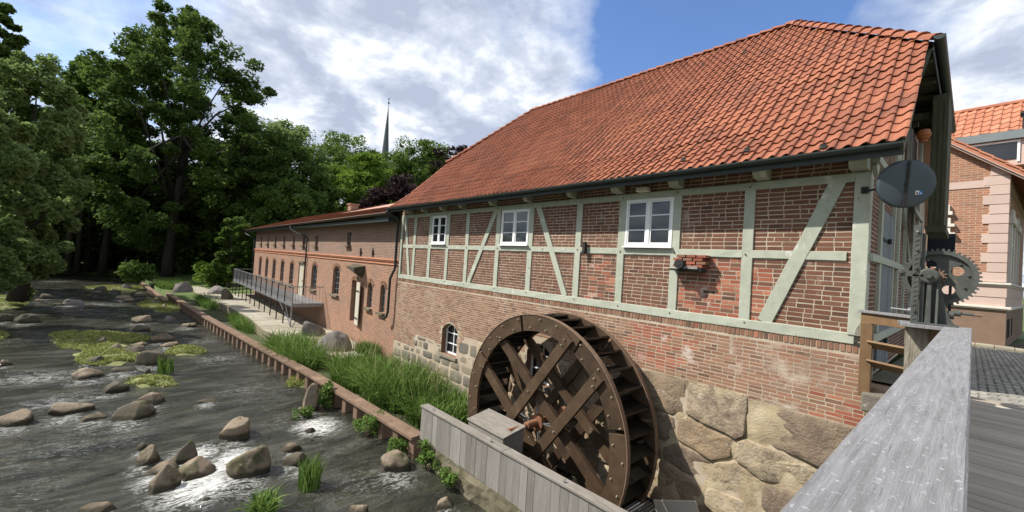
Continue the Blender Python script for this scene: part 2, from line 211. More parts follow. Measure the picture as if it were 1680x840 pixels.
# far brick as one material (bricks only a few pixels across there)
def brick_mat(name, c1, c2, mort, sc=1.0):
    m = bpy.data.materials.new(name); m.use_nodes = True; t = m.node_tree; b = t.nodes['Principled BSDF']
    geo = t.nodes.new('ShaderNodeNewGeometry'); sp = t.nodes.new('ShaderNodeSeparateXYZ'); t.links.new(geo.outputs['Position'], sp.inputs[0])
    cb = t.nodes.new('ShaderNodeCombineXYZ'); t.links.new(nmath('ADD', sp.outputs[0], sp.outputs[1], tree=t), cb.inputs[0]); t.links.new(sp.outputs[2], cb.inputs[1])
    bt = t.nodes.new('ShaderNodeTexBrick'); t.links.new(cb.outputs[0], bt.inputs['Vector'])
    bt.inputs['Scale'].default_value = 1.0; bt.inputs['Brick Width'].default_value = 0.25 * sc; bt.inputs['Row Height'].default_value = 0.076 * sc; bt.inputs['Mortar Size'].default_value = 0.010 * sc; bt.inputs['Mortar Smooth'].default_value = 0.2; bt.inputs['Bias'].default_value = -0.1
    bt.inputs['Color1'].default_value = (*c1, 1); bt.inputs['Color2'].default_value = (*c2, 1); bt.inputs['Mortar'].default_value = (*mort, 1)
    n = nnoise(geo.outputs['Position'], 0.9, 7, 0.65, tree=t); n2_ = nnoise(geo.outputs['Position'], 9, 4, 0.6, tree=t)
    col = nmix(nramp(n, [(0.35, 0.0), (0.7, 0.55)], tree=t), bt.outputs[0], (0.17, 0.13, 0.10), tree=t)
    col = nmix(nramp(n2_, [(0.52, 0.0), (0.75, 0.45)], tree=t), col, (0.5, 0.36, 0.27), tree=t) if False else col
    t.links.new(col, b.inputs['Base Color']); b.inputs['Roughness'].default_value = 0.9
    bp = t.nodes.new('ShaderNodeBump'); bp.inputs['Strength'].default_value = 0.6; bp.inputs['Distance'].default_value = 0.01; bp.invert = True
    t.links.new(bt.outputs['Fac'], bp.inputs['Height']); t.links.new(bp.outputs[0], b.inputs['Normal']); return m
M['annex_brick'] = brick_mat('annex red brick wall', (0.36, 0.145, 0.08), (0.20, 0.08, 0.05), (0.46, 0.35, 0.24))
M['annex_upper'] = brick_mat('annex brown brick wall', (0.25, 0.12, 0.08), (0.15, 0.075, 0.052), (0.42, 0.33, 0.25))
M['orange_brick'] = mat('orange string course brick', [(0.40, 0.15, 0.08), (0.52, 0.22, 0.12), (0.58, 0.30, 0.19)], scale=4, bump=0.5, bscale=30, tint=0.3)
M['house_brick'] = brick_mat('house orange brick wall', (0.42, 0.17, 0.085), (0.26, 0.10, 0.055), (0.45, 0.36, 0.27), 1.36)
# ------------------------------------------------------------------ geometry helpers
def adopt(o, parent):
    if parent is None: return
    o.parent = parent
    o.matrix_parent_inverse = Matrix.Translation(-parent.location) if parent.type == 'EMPTY' else Matrix()
class MB:
    def __init__(s): s.v = []; s.f = []; s.t = []; s.mi = []; s.c = 0.0; s.m = 0; s.foam = None
    def add(s, vs, fs, tint=None, mi=None):
        o = len(s.v); s.v.extend([tuple(p) for p in vs])
        for f in fs: s.f.append(tuple(o + i for i in f)); s.t.append(s.c if tint is None else tint); s.mi.append(s.m if mi is None else mi)
    def box(s, x0, x1, y0, y1, z0, z1, tint=None, mi=None):
        if x0 > x1: x0, x1 = x1, x0
        if y0 > y1: y0, y1 = y1, y0
        if z0 > z1: z0, z1 = z1, z0
        s.add([(x0, y0, z0), (x1, y0, z0), (x1, y1, z0), (x0, y1, z0), (x0, y0, z1), (x1, y0, z1), (x1, y1, z1), (x0, y1, z1)],
              [(0, 3, 2, 1), (4, 5, 6, 7), (0, 1, 5, 4), (1, 2, 6, 5), (2, 3, 7, 6), (3, 0, 4, 7)], tint, mi)
    def beam(s, p0, p1, w, h, up=(0, 0, 1), tint=None, mi=None, seg=1, jit=0.0):
        p0 = Vector(p0); p1 = Vector(p1); d = (p1 - p0).normalized(); up = Vector(up); sx = d.cross(up)
        if sx.length < 1e-4: sx = d.cross(Vector((1, 0, 0)))
        sx.normalize(); uz = sx.cross(d).normalized(); vs = []; fs = []
        for i in range(seg + 1):
            c = p0.lerp(p1, i / seg)
            for a, b in ((-1, -1), (1, -1), (1, 1), (-1, 1)):
                j = Vector((R.uniform(-jit, jit), R.uniform(-jit, jit), R.uniform(-jit, jit))) if jit else Vector((0, 0, 0))
                vs.append(c + sx * (a * w / 2) + uz * (b * h / 2) + j)
        for i in range(seg):
            o = 4 * i
            for k in range(4): fs.append((o + k, o + (k + 1) % 4, o + 4 + (k + 1) % 4, o + 4 + k))
        fs.append((3, 2, 1, 0)); o = 4 * seg; fs.append((o, o + 1, o + 2, o + 3)); s.add(vs, fs, tint, mi)
    def tube(s, pts, r, n=8, tint=None, mi=None, caps=True):
        pts = [Vector(p) for p in pts]; rs = r if hasattr(r, '__len__') else [r] * len(pts); vs = []; fs = []; prev = None
        for i, p in enumerate(pts):
            d = (pts[min(i + 1, len(pts) - 1)] - pts[max(i - 1, 0)]).normalized()
            if prev is None: a = d.cross(Vector((0, 0, 1))); a = a if a.length > 1e-3 else d.cross(Vector((1, 0, 0)))
            else: a = prev - d * prev.dot(d)
            a.normalize(); b = d.cross(a); prev = a
            for k in range(n): q = 2 * math.pi * k / n; vs.append(p + (a * math.cos(q) + b * math.sin(q)) * rs[i])
        for i in range(len(pts) - 1):
            for k in range(n): fs.append((i * n + k, i * n + (k + 1) % n, (i + 1) * n + (k + 1) % n, (i + 1) * n + k))
        if caps: fs.append(tuple(range(n))[::-1]); fs.append(tuple((len(pts) - 1) * n + k for k in range(n)))
        s.add(vs, fs, tint, mi)
    def prism(s, poly, fn, d0, d1, tint=None, mi=None):      # poly 2D, fn(u,v,d)->3D
        n = len(poly); vs = [fn(u, v, d0) for u, v in poly] + [fn(u, v, d1) for u, v in poly]
        s.add(vs, [tuple(range(n))[::-1], tuple(range(n, 2 * n))] + [(i, (i + 1) % n, n + (i + 1) % n, n + i) for i in range(n)], tint, mi)
    def build(s, name, m=None, parent=None, kind=None, smooth=False, bevel=0.0, link=True):
        me = bpy.data.meshes.new(name); me.from_pydata(s.v, [], s.f)
        ms = m if isinstance(m, (list, tuple)) else [m]
        for q in ms: me.materials.append(M[q] if isinstance(q, str) else q)
        a = me.attributes.new('tint', 'FLOAT', 'FACE'); a.data.foreach_set('value', np.array(s.t, dtype=np.float32))
        if len(ms) > 1: me.polygons.foreach_set('material_index', np.array(s.mi, dtype=np.int32))
        if smooth: me.polygons.foreach_set('use_smooth', np.ones(len(s.f), dtype=bool))
        me.update()
        bm = bmesh.new(); bm.from_mesh(me); bmesh.ops.recalc_face_normals(bm, faces=bm.faces) if len(s.f) < 40000 else None; bm.to_mesh(me); bm.free()
        o = bpy.data.objects.new(name, me)
        if link: C.objects.link(o)
        adopt(o, parent)
        if kind: o['kind'] = kind
        if bevel: b = o.modifiers.new('bevel', 'BEVEL'); b.width = bevel; b.segments = 2; b.limit_method = 'ANGLE'
        return o
def tag(o, label=None, cat=None, group=None, kind=None):
    if label: o['label'] = label
    if cat: o['category'] = cat
    if group: o['group'] = group
    if kind: o['kind'] = kind
    return o
def thing(name, label, cat, loc=(0, 0, 0), group=None):
    o = bpy.data.objects.new(name, None); C.objects.link(o); o.location = loc; o.empty_display_size = 0.2
    return tag(o, label, cat, group)
def inst(src, parent=None, name=None):
    o = src.copy(); C.objects.link(o); adopt(o, parent)
    return o
def fastmesh(name, verts, nquads_idx, m, tints=None, parent=None, kind=None, smooth=False):
    me = bpy.data.meshes.new(name); nv = len(verts); nf = len(nquads_idx); k = nquads_idx.shape[1]
    me.vertices.add(nv); me.vertices.foreach_set('co', np.asarray(verts, dtype=np.float32).ravel())
    me.loops.add(nf * k); me.loops.foreach_set('vertex_index', np.asarray(nquads_idx, dtype=np.int32).ravel())
    me.polygons.add(nf); me.polygons.foreach_set('loop_start', np.arange(0, nf * k, k, dtype=np.int32))
    try: me.polygons.foreach_set('loop_total', np.full(nf, k, dtype=np.int32))
    except Exception: pass
    if tints is not None:
        a = me.attributes.new('tint', 'FLOAT', 'FACE'); a.data.foreach_set('value', np.asarray(tints, dtype=np.float32))
    if smooth: me.polygons.foreach_set('use_smooth', np.ones(nf, dtype=bool))
    me.materials.append(M[m] if isinstance(m, str) else m); me.update(calc_edges=True); me.validate()
    o = bpy.data.objects.new(name, me); C.objects.link(o)
    adopt(o, parent)
    if kind: o['kind'] = kind
    return o
# ================================================================== GROUND, WATER
BX = [-60, -52, -33.9, -23.6, -17.3, -13.3, -10.1, 12]; BY = [-7.4, -6.8, -5.3, -4.25, -3.55, -3.24, -3.0, -3.0]   # line of the sheet piling
def yb(x): return np.interp(x, [-140, -95, -70, -60] + BX[1:], [-26, -13, -8.6, -7.5] + BY[1:])
def yl(x): return np.interp(x, [-140, -95, -80, -65, -50, -35, 0, 40], [-30, -18.5, -18.5, -18.6, -20.0, -23.0, -30.0, -30.0])
WZ = -5.5
def sstep(a, b, x): t = np.clip((x - a) / (b - a), 0, 1); return t * t * (3 - 2 * t)
def vnoise(x, y, s, seed=0):
    # cheap smooth value noise
    xi = np.floor(x / s).astype(int); yi = np.floor(y / s).astype(int); fx = x / s - xi; fy = y / s - yi; fx = fx * fx * (3 - 2 * fx); fy = fy * fy * (3 - 2 * fy)
    def h(a, b): v = np.sin(a * 127.1 + b * 311.7 + seed * 74.7) * 43758.5453; return v - np.floor(v)
    return (h(xi, yi) * (1 - fx) + h(xi + 1, yi) * fx) * (1 - fy) + (h(xi, yi + 1) * (1 - fx) + h(xi + 1, yi + 1) * fx) * fy
def height(x, y):
    b = yb(x); l = yl(x)
    right = np.where(x > -49.5, -5.38 + 0 * x, -4.95 + np.clip(y - b, 0, 60) * 0.05)
    right = np.where(x > -49.5, np.where(y > 0.4, -4.8, right), right)
    right = np.where((x > -11.2) & (y < 0.4) , -6.3, right)
    street = sstep(-2.6, -1.5, x) * sstep(0.25, 0.5, y); back = sstep(10.5, 13.0, y) * sstep(-75, -40, x)
    right = right * (1 - street) + (-1.68 - 0.033 * np.clip(y, 0, 25)) * street
    right = np.maximum(right, right * (1 - back) + -2.6 * back)
    left = -4.9 + np.clip(l - y, 0, 30) * 0.07
    far = sstep(-82, -90, x); 
    hh = np.where(y > b, right, np.where(y < l, left, -6.3))
    edge = sstep(0.0, 1.2, l - y); hh = np.where(y < l, -6.3 * (1 - edge) + left * edge, hh)
    hh = np.where(y < b, hh * (1 - far) + -4.6 * far, hh)
    return hh + (vnoise(x, y, 2.3) - 0.5) * 0.12 * (hh > -6) * (hh < -2)
xs = np.unique(np.concatenate([-np.geomspace(92, 1600, 30), np.arange(-92, -52, 1.0), np.arange(-52, 8, 0.5), np.geomspace(8, 1600, 34)]))
ys = np.unique(np.concatenate([-np.geomspace(32, 1600, 30), np.arange(-32, -9, 1.0), np.arange(-9, 1.4, 0.2), np.arange(1.4, 20, 1.0), np.geomspace(20, 1600, 36)]))
gx, gy = np.meshgrid(xs, ys, indexing='ij'); gz = height(gx, gy)
def gridmesh(name, gx, gy, gz, m, **k):
    nx, ny = gx.shape; idx = np.arange(nx * ny).reshape(nx, ny)
    q = np.stack([idx[:-1, :-1], idx[1:, :-1], idx[1:, 1:], idx[:-1, 1:]], -1).reshape(-1, 4)
    return fastmesh(name, np.stack([gx, gy, gz], -1).reshape(-1, 3), q, m, **k)
g = gridmesh('ground', gx, gy, gz, 'lawn', kind='structure', smooth=True)
# water: near field finely waved, foam factor with painted silvery streaks, stored per vertex
RK = [(247, 590, 50, 28, 'large dark boulder with a pale patch beside the main weed island', 'rockD'), (267, 556, 42, 15, 'flat brown rock behind the large patched boulder', 'rockA'), (281, 567, 34, 11, 'small low rock touching the bank weed right of the large patched boulder', 'rockA'), (232, 526, 48, 13, 'tan rock above the dark flat one upstream of the weed islands', 'rockA'), (230, 541, 34, 11, 'dark flat rock just above the big weed island', 'rockD'), (309, 534, 32, 8, 'low tan rock near the piling in calm water', 'rockA'), (277, 522, 20, 7, 'tiny grey rock between tan rock and piling', 'rockG'), (150, 614, 64, 19, 'long tan boulder below the lower weed island', 'rockA'), (205, 606, 46, 12, 'dark flat rock right of the long tan boulder', 'rockD'), (167, 561, 32, 14, 'dark rock in the middle of the big weed island', 'rockD'), (188, 571, 30, 14, 'brown rock at the lower edge of the big weed island', 'rockA'), (222, 576, 42, 13, 'mossy flat rock left of the large patched boulder', 'rockD'), (230, 566, 34, 12, 'brown rock at the right tip of the big weed island', 'rockA'), (153, 592, 34, 13, 'dark rock at the left edge of the lower weed island', 'rockD'), (185, 637, 46, 18, 'mossy brown rock at the left end of the small weed patch', 'rockD'), (250, 657, 44, 19, 'pinkish tan rock directly behind a darker boulder', 'rockA'), (118, 671, 66, 23, 'oblong tan boulder with flat top in open water', 'rockA'), (26, 688, 58, 26, 'tan boulder cut by the left picture edge', 'rockA'), (219, 679, 60, 28, 'dark brown rounded boulder in front of the pinkish one', 'rockD'), (157, 685, 52, 13, 'low tan rock between two larger boulders', 'rockA'), (343, 658, 36, 11, 'small flat tan rock alone in the middle of the river', 'rockA'), (388, 708, 53, 36, 'rounded boulder with mossy foot standing alone in midstream', 'rockA'), (239, 754, 42, 28, 'pinkish rounded boulder at the back left of the rapids cluster', 'rockA'), (300, 750, 46, 32, 'angular mossy boulder tilted up at the back of the rapids cluster', 'rockD'), (270, 769, 56, 25, 'reddish brown low boulder in the middle of the rapids cluster', 'rockA'), (320, 773, 64, 32, 'broad brown boulder at the right of the rapids cluster', 'rockA'), (268, 794, 52, 42, 'tan pointed boulder at the front of the rapids cluster', 'rockA'), (406, 765, 76, 44, 'biggest midstream boulder with a cleft on its left side', 'rockA'), (165, 834, 56, 22, 'reddish boulder at the lower picture edge left of the rapids', 'rockA'), (8, 597, 24, 9, 'small tan rock at the left picture edge upstream', 'rockA'), (48, 524, 50, 15, 'dark flat boulder by the left bank', 'rockD'), (8, 524, 34, 14, 'dark boulder at the left edge beside the bank weed', 'rockD'), (121, 498, 36, 11, 'grey rock in the far rapids left of the white water', 'rockG'), (212, 493, 28, 7, 'pale flat rock in the far shallows', 'rockA'), (65, 494, 20, 6, 'sunlit tan rock by the left bank trees', 'rockA'), (234, 735, 24, 12, 'small mossy rock peeking out behind the rapids cluster', 'rockD'), (337, 823, 20, 9, 'small dark stone awash below the rapids', 'rockD'), (243, 610, 10, 9, 'very small pinkish stone on weed below the patched boulder', 'rockA'), (507, 662, 32, 42, 'upright pinkish rock by the piling wrapped in leafy plants', 'rockA'), (498, 676, 26, 14, 'flat rock at the foot of the upright pinkish one', 'rockA'), (646, 762, 58, 30, 'smooth orange tan boulder near the corner of the plank fence', 'rockA'), (487, 754, 46, 26, 'mossy green brown boulder behind the grass tuft', 'rockD'), (479, 735, 30, 14, 'small flat rock above the mossy one', 'rockA'), (507, 707, 20, 8, 'tiny flat rock in white water below the leafy rock', 'rockA'), (588, 840, 42, 22, 'tan rock at the lower picture edge in the middle', 'rockA'), (733, 832, 38, 24, 'small pink tan boulder at the foot of the fence footing', 'rockA'), (230, 485, 26, 9, 'dark rock at the far weed island back edge', 'rockD'), (255, 497, 18, 8, 'brown rock on the right far weed island', 'rockA'), (269, 503, 16, 7, 'brown rock nearest the piling on the right far weed island', 'rockA'), (165, 474, 24, 8, 'mossy rock in the shaded far water', 'rockD'), (190, 478, 18, 7, 'small mossy rock right of another in the shaded far water', 'rockD'), (202, 489, 34, 8, 'long pale rock upstream of the far rapids', 'rockA'), (28, 483, 30, 12, 'dark rock against the left bank', 'rockD'), (78, 487, 26, 10, 'mossy rock in the shade of the left bank', 'rockD'), (146, 504, 22, 8, 'dark low rock right of the far grey one', 'rockD'), (95, 500, 24, 6, 'low dark rock awash left of the far grey one', 'rockD'), (208, 472, 20, 8, 'small round rock under the far trees', 'rockG')]
FO = [(300, 780, 60, 0.9), (320, 745, 40, 0.8), (330, 800, 60, 1.0), (350, 770, 30, 1.0), (520, 700, 40, 0.8), (560, 745, 55, 0.3), (470, 690, 60, 0.35), (170, 690, 130, 0.35), (60, 620, 90, 0.55), (100, 660, 80, 0.5), (360, 590, 50, 0.5), (330, 560, 45, 0.4), (160, 500, 60, 0.55), (60, 800, 90, 0.3), (160, 600, 60, 0.35), (400, 640, 80, 0.35), (230, 540, 60, 0.3), (390, 750, 40, 1.0), (600, 790, 80, 0.35), (60, 545, 60, 0.3), (90, 462, 40, 0.5), (90, 740, 150, 0.32), (200, 720, 90, 0.3), (430, 650, 100, 0.28), (560, 800, 90, 0.28), (40, 560, 80, 0.3)]  # weak patches paint silvery sky reflection as pale streaks, the rest is foam
xs = np.concatenate([np.arange(-100, -48, 0.6), np.arange(-48, -26, 0.2), np.arange(-26, -4, 0.085), np.arange(-4, 20, 0.7)]); ys = np.concatenate([np.arange(-34, -17, 0.25), np.arange(-17, 0.4, 0.085)])
gx, gy = np.meshgrid(xs, ys, indexing='ij')
wv = (vnoise(gx * 1.5 + 0.5 * gy, gy * .7, 1.1, 1) - .5) * 0.10 + (vnoise(gx * 1.6 + 0.35 * gy, gy * .6, 0.5, 2) - .5) * 0.06 + (vnoise(gx * 1.6 + .6 * gy, gy * .7, 0.24, 3) - .5) * 0.028
calm = 1 - sstep(-3.4, -3.0, gy) * (gx > -11)
fo = np.zeros_like(gx)
for px, py, rr, k in FO:
    p = onZ(px, py, WZ); q = onZ(px + rr, py, WZ); r_ = np.hypot(*(q - p)[:2]) * 1.0
    fo = np.maximum(fo, (k if k >= .8 else k * .68) * np.exp(-(((gx - p[0]) ** 2 + (gy - p[1]) ** 2) / (r_ * r_))))
for r_ in RK:      # churned water behind each stone
    p = onZ(r_[0], r_[1] + r_[3] * .35, WZ); q = onZ(r_[0] + r_[2] / 2, r_[1] + r_[3] * .35, WZ); w_ = float(np.hypot(*(q - p)[:2])) + .05
    if w_ > 2.5: continue
    d2 = ((gx - p[0] - w_ * .7) / (w_ * 1.5)) ** 2 + ((gy - p[1] + w_ * .25) / (w_ * 1.15)) ** 2; fo = np.maximum(fo, .40 * np.exp(-d2))
fo = np.clip(fo, 0, 1)
wob = gridmesh('water', gx, gy, WZ + wv * (0.8 + 0.9 * fo) * (0.25 + 0.75 * calm), 'water', kind='structure', smooth=True)
a = wob.data.attributes.new('foam', 'FLOAT', 'POINT'); a.data.foreach_set('value', fo.astype(np.float32).ravel())
# ================================================================== MILL
mill = thing('mill_building', 'long timber framed brick watermill under a steep orange pantile roof', 'mill', (-9.5, 0, -5.4))
XL, XR = -17.76, -1.19; RIDGE_Y, RIDGE_Z = 5.5, 7.89; EAVE_Y, EAVE_Z = -0.70, 2.17; HIPZ, HIPY = 4.82, 2.2
POSTS = [-16.5, -15.2, -13.87, -12.56, -10.79, -9.21, -7.32, -5.94, -4.52, -3.02]
WINS = [(-15.05, -14.0), (-10.62, -9.3), (-5.83, -4.6)]
def stone_top(x):
    return np.interp(x, [-19, -15.9, -15.85, -14.2, -14.15, -12.4, -12.35, -8, -5.2, -3.0, -2.9, -1.8, -1.0], [-3.84, -3.84, -3.25, -3.3, -3.36, -3.3, -2.78, -2.7, -2.26, -2.24, -2.3, -2.34, -2.46])
# backing walls with openings
def wall_panel(mb, x0, x1, z0, z1, y, ops, depth=0.25, fn=None, arcn=8, mi=0, rmi=None):
    """flat wall in x-z at y, openings (cx, w, zb, zt, arch_rise); reveals go back by depth"""
    fn = fn or (lambda u, v, d: (u, y + d, v)); cur = x0; rmi = mi if rmi is None else rmi
    def rect(a, b, c, d_): mb.add([fn(a, c, 0), fn(b, c, 0), fn(b, d_, 0), fn(a, d_, 0)], [(0, 1, 2, 3)], mi=mi)
    for cx, w_, zb, zt, rise in sorted(ops):
        a, b = cx - w_ / 2, cx + w_ / 2
        if a > cur: rect(cur, a, z0, z1)
        if zb > z0: rect(a, b, z0, zb)
        arc = [(b - (b - a) * i / arcn, zt - rise + rise * (1 - abs(2 * i / arcn - 1) ** 2.1)) for i in range(arcn + 1)] if rise else [(b, zt), (a, zt)]
        for i in range(len(arc) - 1):
            (ua, va), (ub, vb) = arc[i], arc[i + 1]; mb.add([fn(ub, vb, 0), fn(ua, va, 0), fn(ua, z1, 0), fn(ub, z1, 0)], [(0, 1, 2, 3)], mi=mi)
        loop = [(a, zb), (b, zb)] + arc
        for i in range(len(loop)):
            p, q = loop[i], loop[(i + 1) % len(loop)]
            mb.add([fn(*p, 0), fn(*q, 0), fn(*q, depth), fn(*p, depth)], [(0, 1, 2, 3)], mi=rmi)
        cur = b
    if cur < x1: rect(cur, x1, z0, z1)
CELL = [(-13.28, 1.06, -3.62, -2.42, 0.26), (-8.55, 0.98, -3.5, -2.3, 0.28)]
mb = MB(); wall_panel(mb, XL, XR, -1.0, 2.6, -0.0065, [(0.5 * (a + b), b - a - 0.04, 0.66, 1.72, 0) for a, b in WINS], 0.2)
wall = mb.build('wall', 'mortar', mill)
mb = MB(); wall_panel(mb, XL - 0.05, -1.13, -6.6, -1.0, -0.0365, CELL, 0.34, rmi=1)

mb.add([(-1.13, -0.0365, -6.6), (-1.13, 0.6, -6.6), (-1.13, 0.6, -1.0), (-1.13, -0.0365, -1.0)], [(0, 1, 2, 3)])
wall2 = mb.build('base_wall', ['base_mortar', 'brick_base'], mill)
mb = MB(); mb.add([(XR + .006, 0.012, -1.6), (XR + .006, 10.9, -1.6), (XR + .006, 10.9, 4.8), (XR + .006, 8.8, 4.9), (XR + .006, 2.2, 4.8), (XR + .006, 0.012, 2.6)], [(0, 1, 2, 3, 4, 5)])
gw = mb.build('gable_wall', 'mortar', mill)
mb = MB(); mb.add([(XL, 0.012, -6), (XL, 11, -6), (XL, 11, 4.8), (XL, 2.2, 4.8), (XL, 0.012, 2.4)], [(0, 1, 2, 3, 4)]); mb.add([(XL, 11, -6), (XR, 11, -6), (XR, 11, 4), (XL, 11, 4)], [(0, 1, 2, 3)])
mb.build('rear_wall', 'mortar', mill)
mb = MB(); mb.box(XL + .3, XR - .3, 0.45, 0.5, -1.2, 2.4); mb.box(-14.2, -7.8, 0.45, 0.5, -4.2, -2.0); mb.build('interior_screen', 'dark', mill)
# bricks: one unit box scaled, so every brick shares one mesh
def unit_brick(seed):
    rr = random.Random(seed); mb = MB(); vs = []
    e = 0.06
    for z in (0, 1):
        for y in (0, 1):
            for x in (0, 1):
                f = 0.0 if y else 1.0
                vs.append((x - 0.5 + rr.uniform(-.012, .012) * f, (y - 0.5) + (rr.uniform(-.06, .06) if not y else 0), z - 0.5 + rr.uniform(-.04, .04) * f))
    mb.add(vs, [(0, 1, 5, 4), (1, 3, 7, 5), (2, 0, 4, 6), (4, 5, 7, 6), (0, 2, 3, 1)])
    return mb
UB = [unit_brick(i) for i in range(6)]
BRICKS = []   # (screen size, center, dims, axis, material, parent, tint)
def lay(x0, x1, z0, z1, y, parent, m, course=0.076, bl=0.25, keep=None, axis='x', mfun=None, jh=0.0015, dep=0.02, phase=0.0):
    z = z0 + course / 2; r = 0
    while z < z1 - 0.02:
        u = x0 - (bl / 2 if r % 2 else 0) - R.uniform(0, 0.03) - phase; head = R.random() < 0.5
        while u < x1:
            L = bl if R.random() > 0.14 else bl / 2
            a, b = max(u, x0) + 0.0085, min(u + L, x1) - 0.0085; u += L
            if b - a < 0.04: continue
            c = 0.5 * (a + b); dz = R.uniform(-.003, .003)
            if keep and not keep(c, z, (b - a) / 2): continue
            h_ = course - 0.020 + R.uniform(-.004, .003); yy = y + R.uniform(-jh, jh)
            mm = mfun(c, z) if mfun else m
            pos = (c, yy, z + dz) if axis == 'x' else (y + R.uniform(-jh, jh), c, z + dz)
            px, py, dd = proj(pos)
            size = (b - a) * 680 / max(dd, .5) * (0.75 if axis == 'x' else 0.12); vis = -40 < px < 1720 and -40 < py < 880
            BRICKS.append((size if vis else 0, pos, (b - a, dep, h_), axis, mm, parent, R.random()))
        z += course; r += 1
def in_win(c, z, hw): return any(a - 0.0 < c + hw * 0.6 and c - hw * 0.6 < b and 0.62 < z < 1.8 for a, b in WINS)
def mf_infill(x, z):
    # the repaired panel under the middle rail has newer red bricks
    if -4.4 < x < -2.6 and z < 0.45 and (R.random() < 0.62): return 'brick_red'
    if -7.2 < x < -6.1 and z < 0.45 and R.random() < 0.3: return 'brick_red'
    return 'brick'
lay(XL + 0.02, XR - 0.05, -0.80, 1.83, 0.0, wall, 'brick', course=0.086, bl=0.262, keep=lambda c, z, h: not in_win(c, z, h), mfun=mf_infill)
lay(XL + 0.02, XR - 0.05, 1.93, 2.55, 0.0, wall, 'brick')
def cell_keep(c, z, h):
    for cx, w_, zb, zt, rise in CELL:
        if abs(c - cx) < w_ / 2 + h * .6 + .02 and z < zt + 0.1:
            if abs(c - cx) < w_ / 2 + h * .6 and z > zb - .02: return False
    for cx, w_, zb, zt, rise in CELL:
        if math.hypot(c - cx, (z - (zt - 0.46)) * 1.0) < 0.66 and z > zt - 0.5: return False
    return z > float(stone_top(c)) + 0.02
def mf_base(x, z):
    d = math.hypot((x + 4.75) / 0.9, (z + 1.6) / 0.55)
    if d < 1 and R.random() < 0.7: return 'brick_red'
    if x > -1.9 and z < -1.9 and R.random() < .5: return 'brick_red'
    if x > -3.2: return 'brick_pale'
    return 'brick_base'
lay(XL - 0.05, -1.14, -3.9, -1.13, -0.03, wall2, 'brick_base', keep=cell_keep, mfun=mf_base, course=0.072, bl=0.245)
# rowlock course under the sill beam
x = XL
while x < -1.3:
    px, py, dd = proj((x, -.06, -1.06)); BRICKS.append((0.11 * 680 / dd, (x + .04, -0.018 + R.uniform(-.002, .002), -1.05), (0.064, 0.06, 0.118), 'x', 'brick_base' if R.random() < .93 else 'brick_red', wall2, R.random())); x += 0.083
# segmental arches over the cellar windows
for cx, w_, zb, zt, rise in CELL[:1]:
    for i in range(15):
        a_ = math.radians(150 - 120 * i / 14); rr = 0.60
        BRICKS.append((6, (cx + math.cos(a_) * rr * 0.98, -0.03, zt - 0.44 + math.sin(a_) * rr), (0.062, 0.02, 0.2), ('rot', a_ - math.pi / 2), 'brick_base', wall2, R.random()))
def gable_keep(c, z, h): return z < 2.5 + c * 0.95
lay(0.15, 8.5, -1.55, 4.7, XR, gw, 'brick', keep=gable_keep, axis='y', dep=0.02)
BRICKS.sort(key=lambda b: -b[0])
ubm = {}
def brick_matrix(b):
    _, pos, dim, axis, mm, par, tn = b
    Sc = Matrix.Diagonal((dim[0], dim[1], dim[2], 1))
    if axis == 'x': Rt = Matrix()
    elif axis == 'y': Rt = Matrix.Rotation(math.pi / 2, 4, 'Z')
    else: Rt = Matrix.Rotation(-axis[1], 4, 'Y')
    return Matrix.Translation(pos) @ Rt @ Sc
for i, b in enumerate(BRICKS[:300]):
    k = (i % 6, b[4])
    if k not in ubm:
        o = UB[k[0]].build('brick', b[4], b[5]); ubm[k] = o
    else: o = inst(ubm[k], b[5])
    o.matrix_basis = brick_matrix(b)
rest = {}
for i, b in enumerate(BRICKS[300:]):
    key = (b[5].name, b[4]); mb, par, mm = rest.setdefault(key, (MB(), b[5], b[4])); mtx = brick_matrix(b); u = UB[i % 6]
    mb.add([mtx @ Vector(p) for p in u.v], u.f, tint=b[6])
for mb, par, mm in rest.values(): mb.build('brickwork', mm, par, kind='stuff')
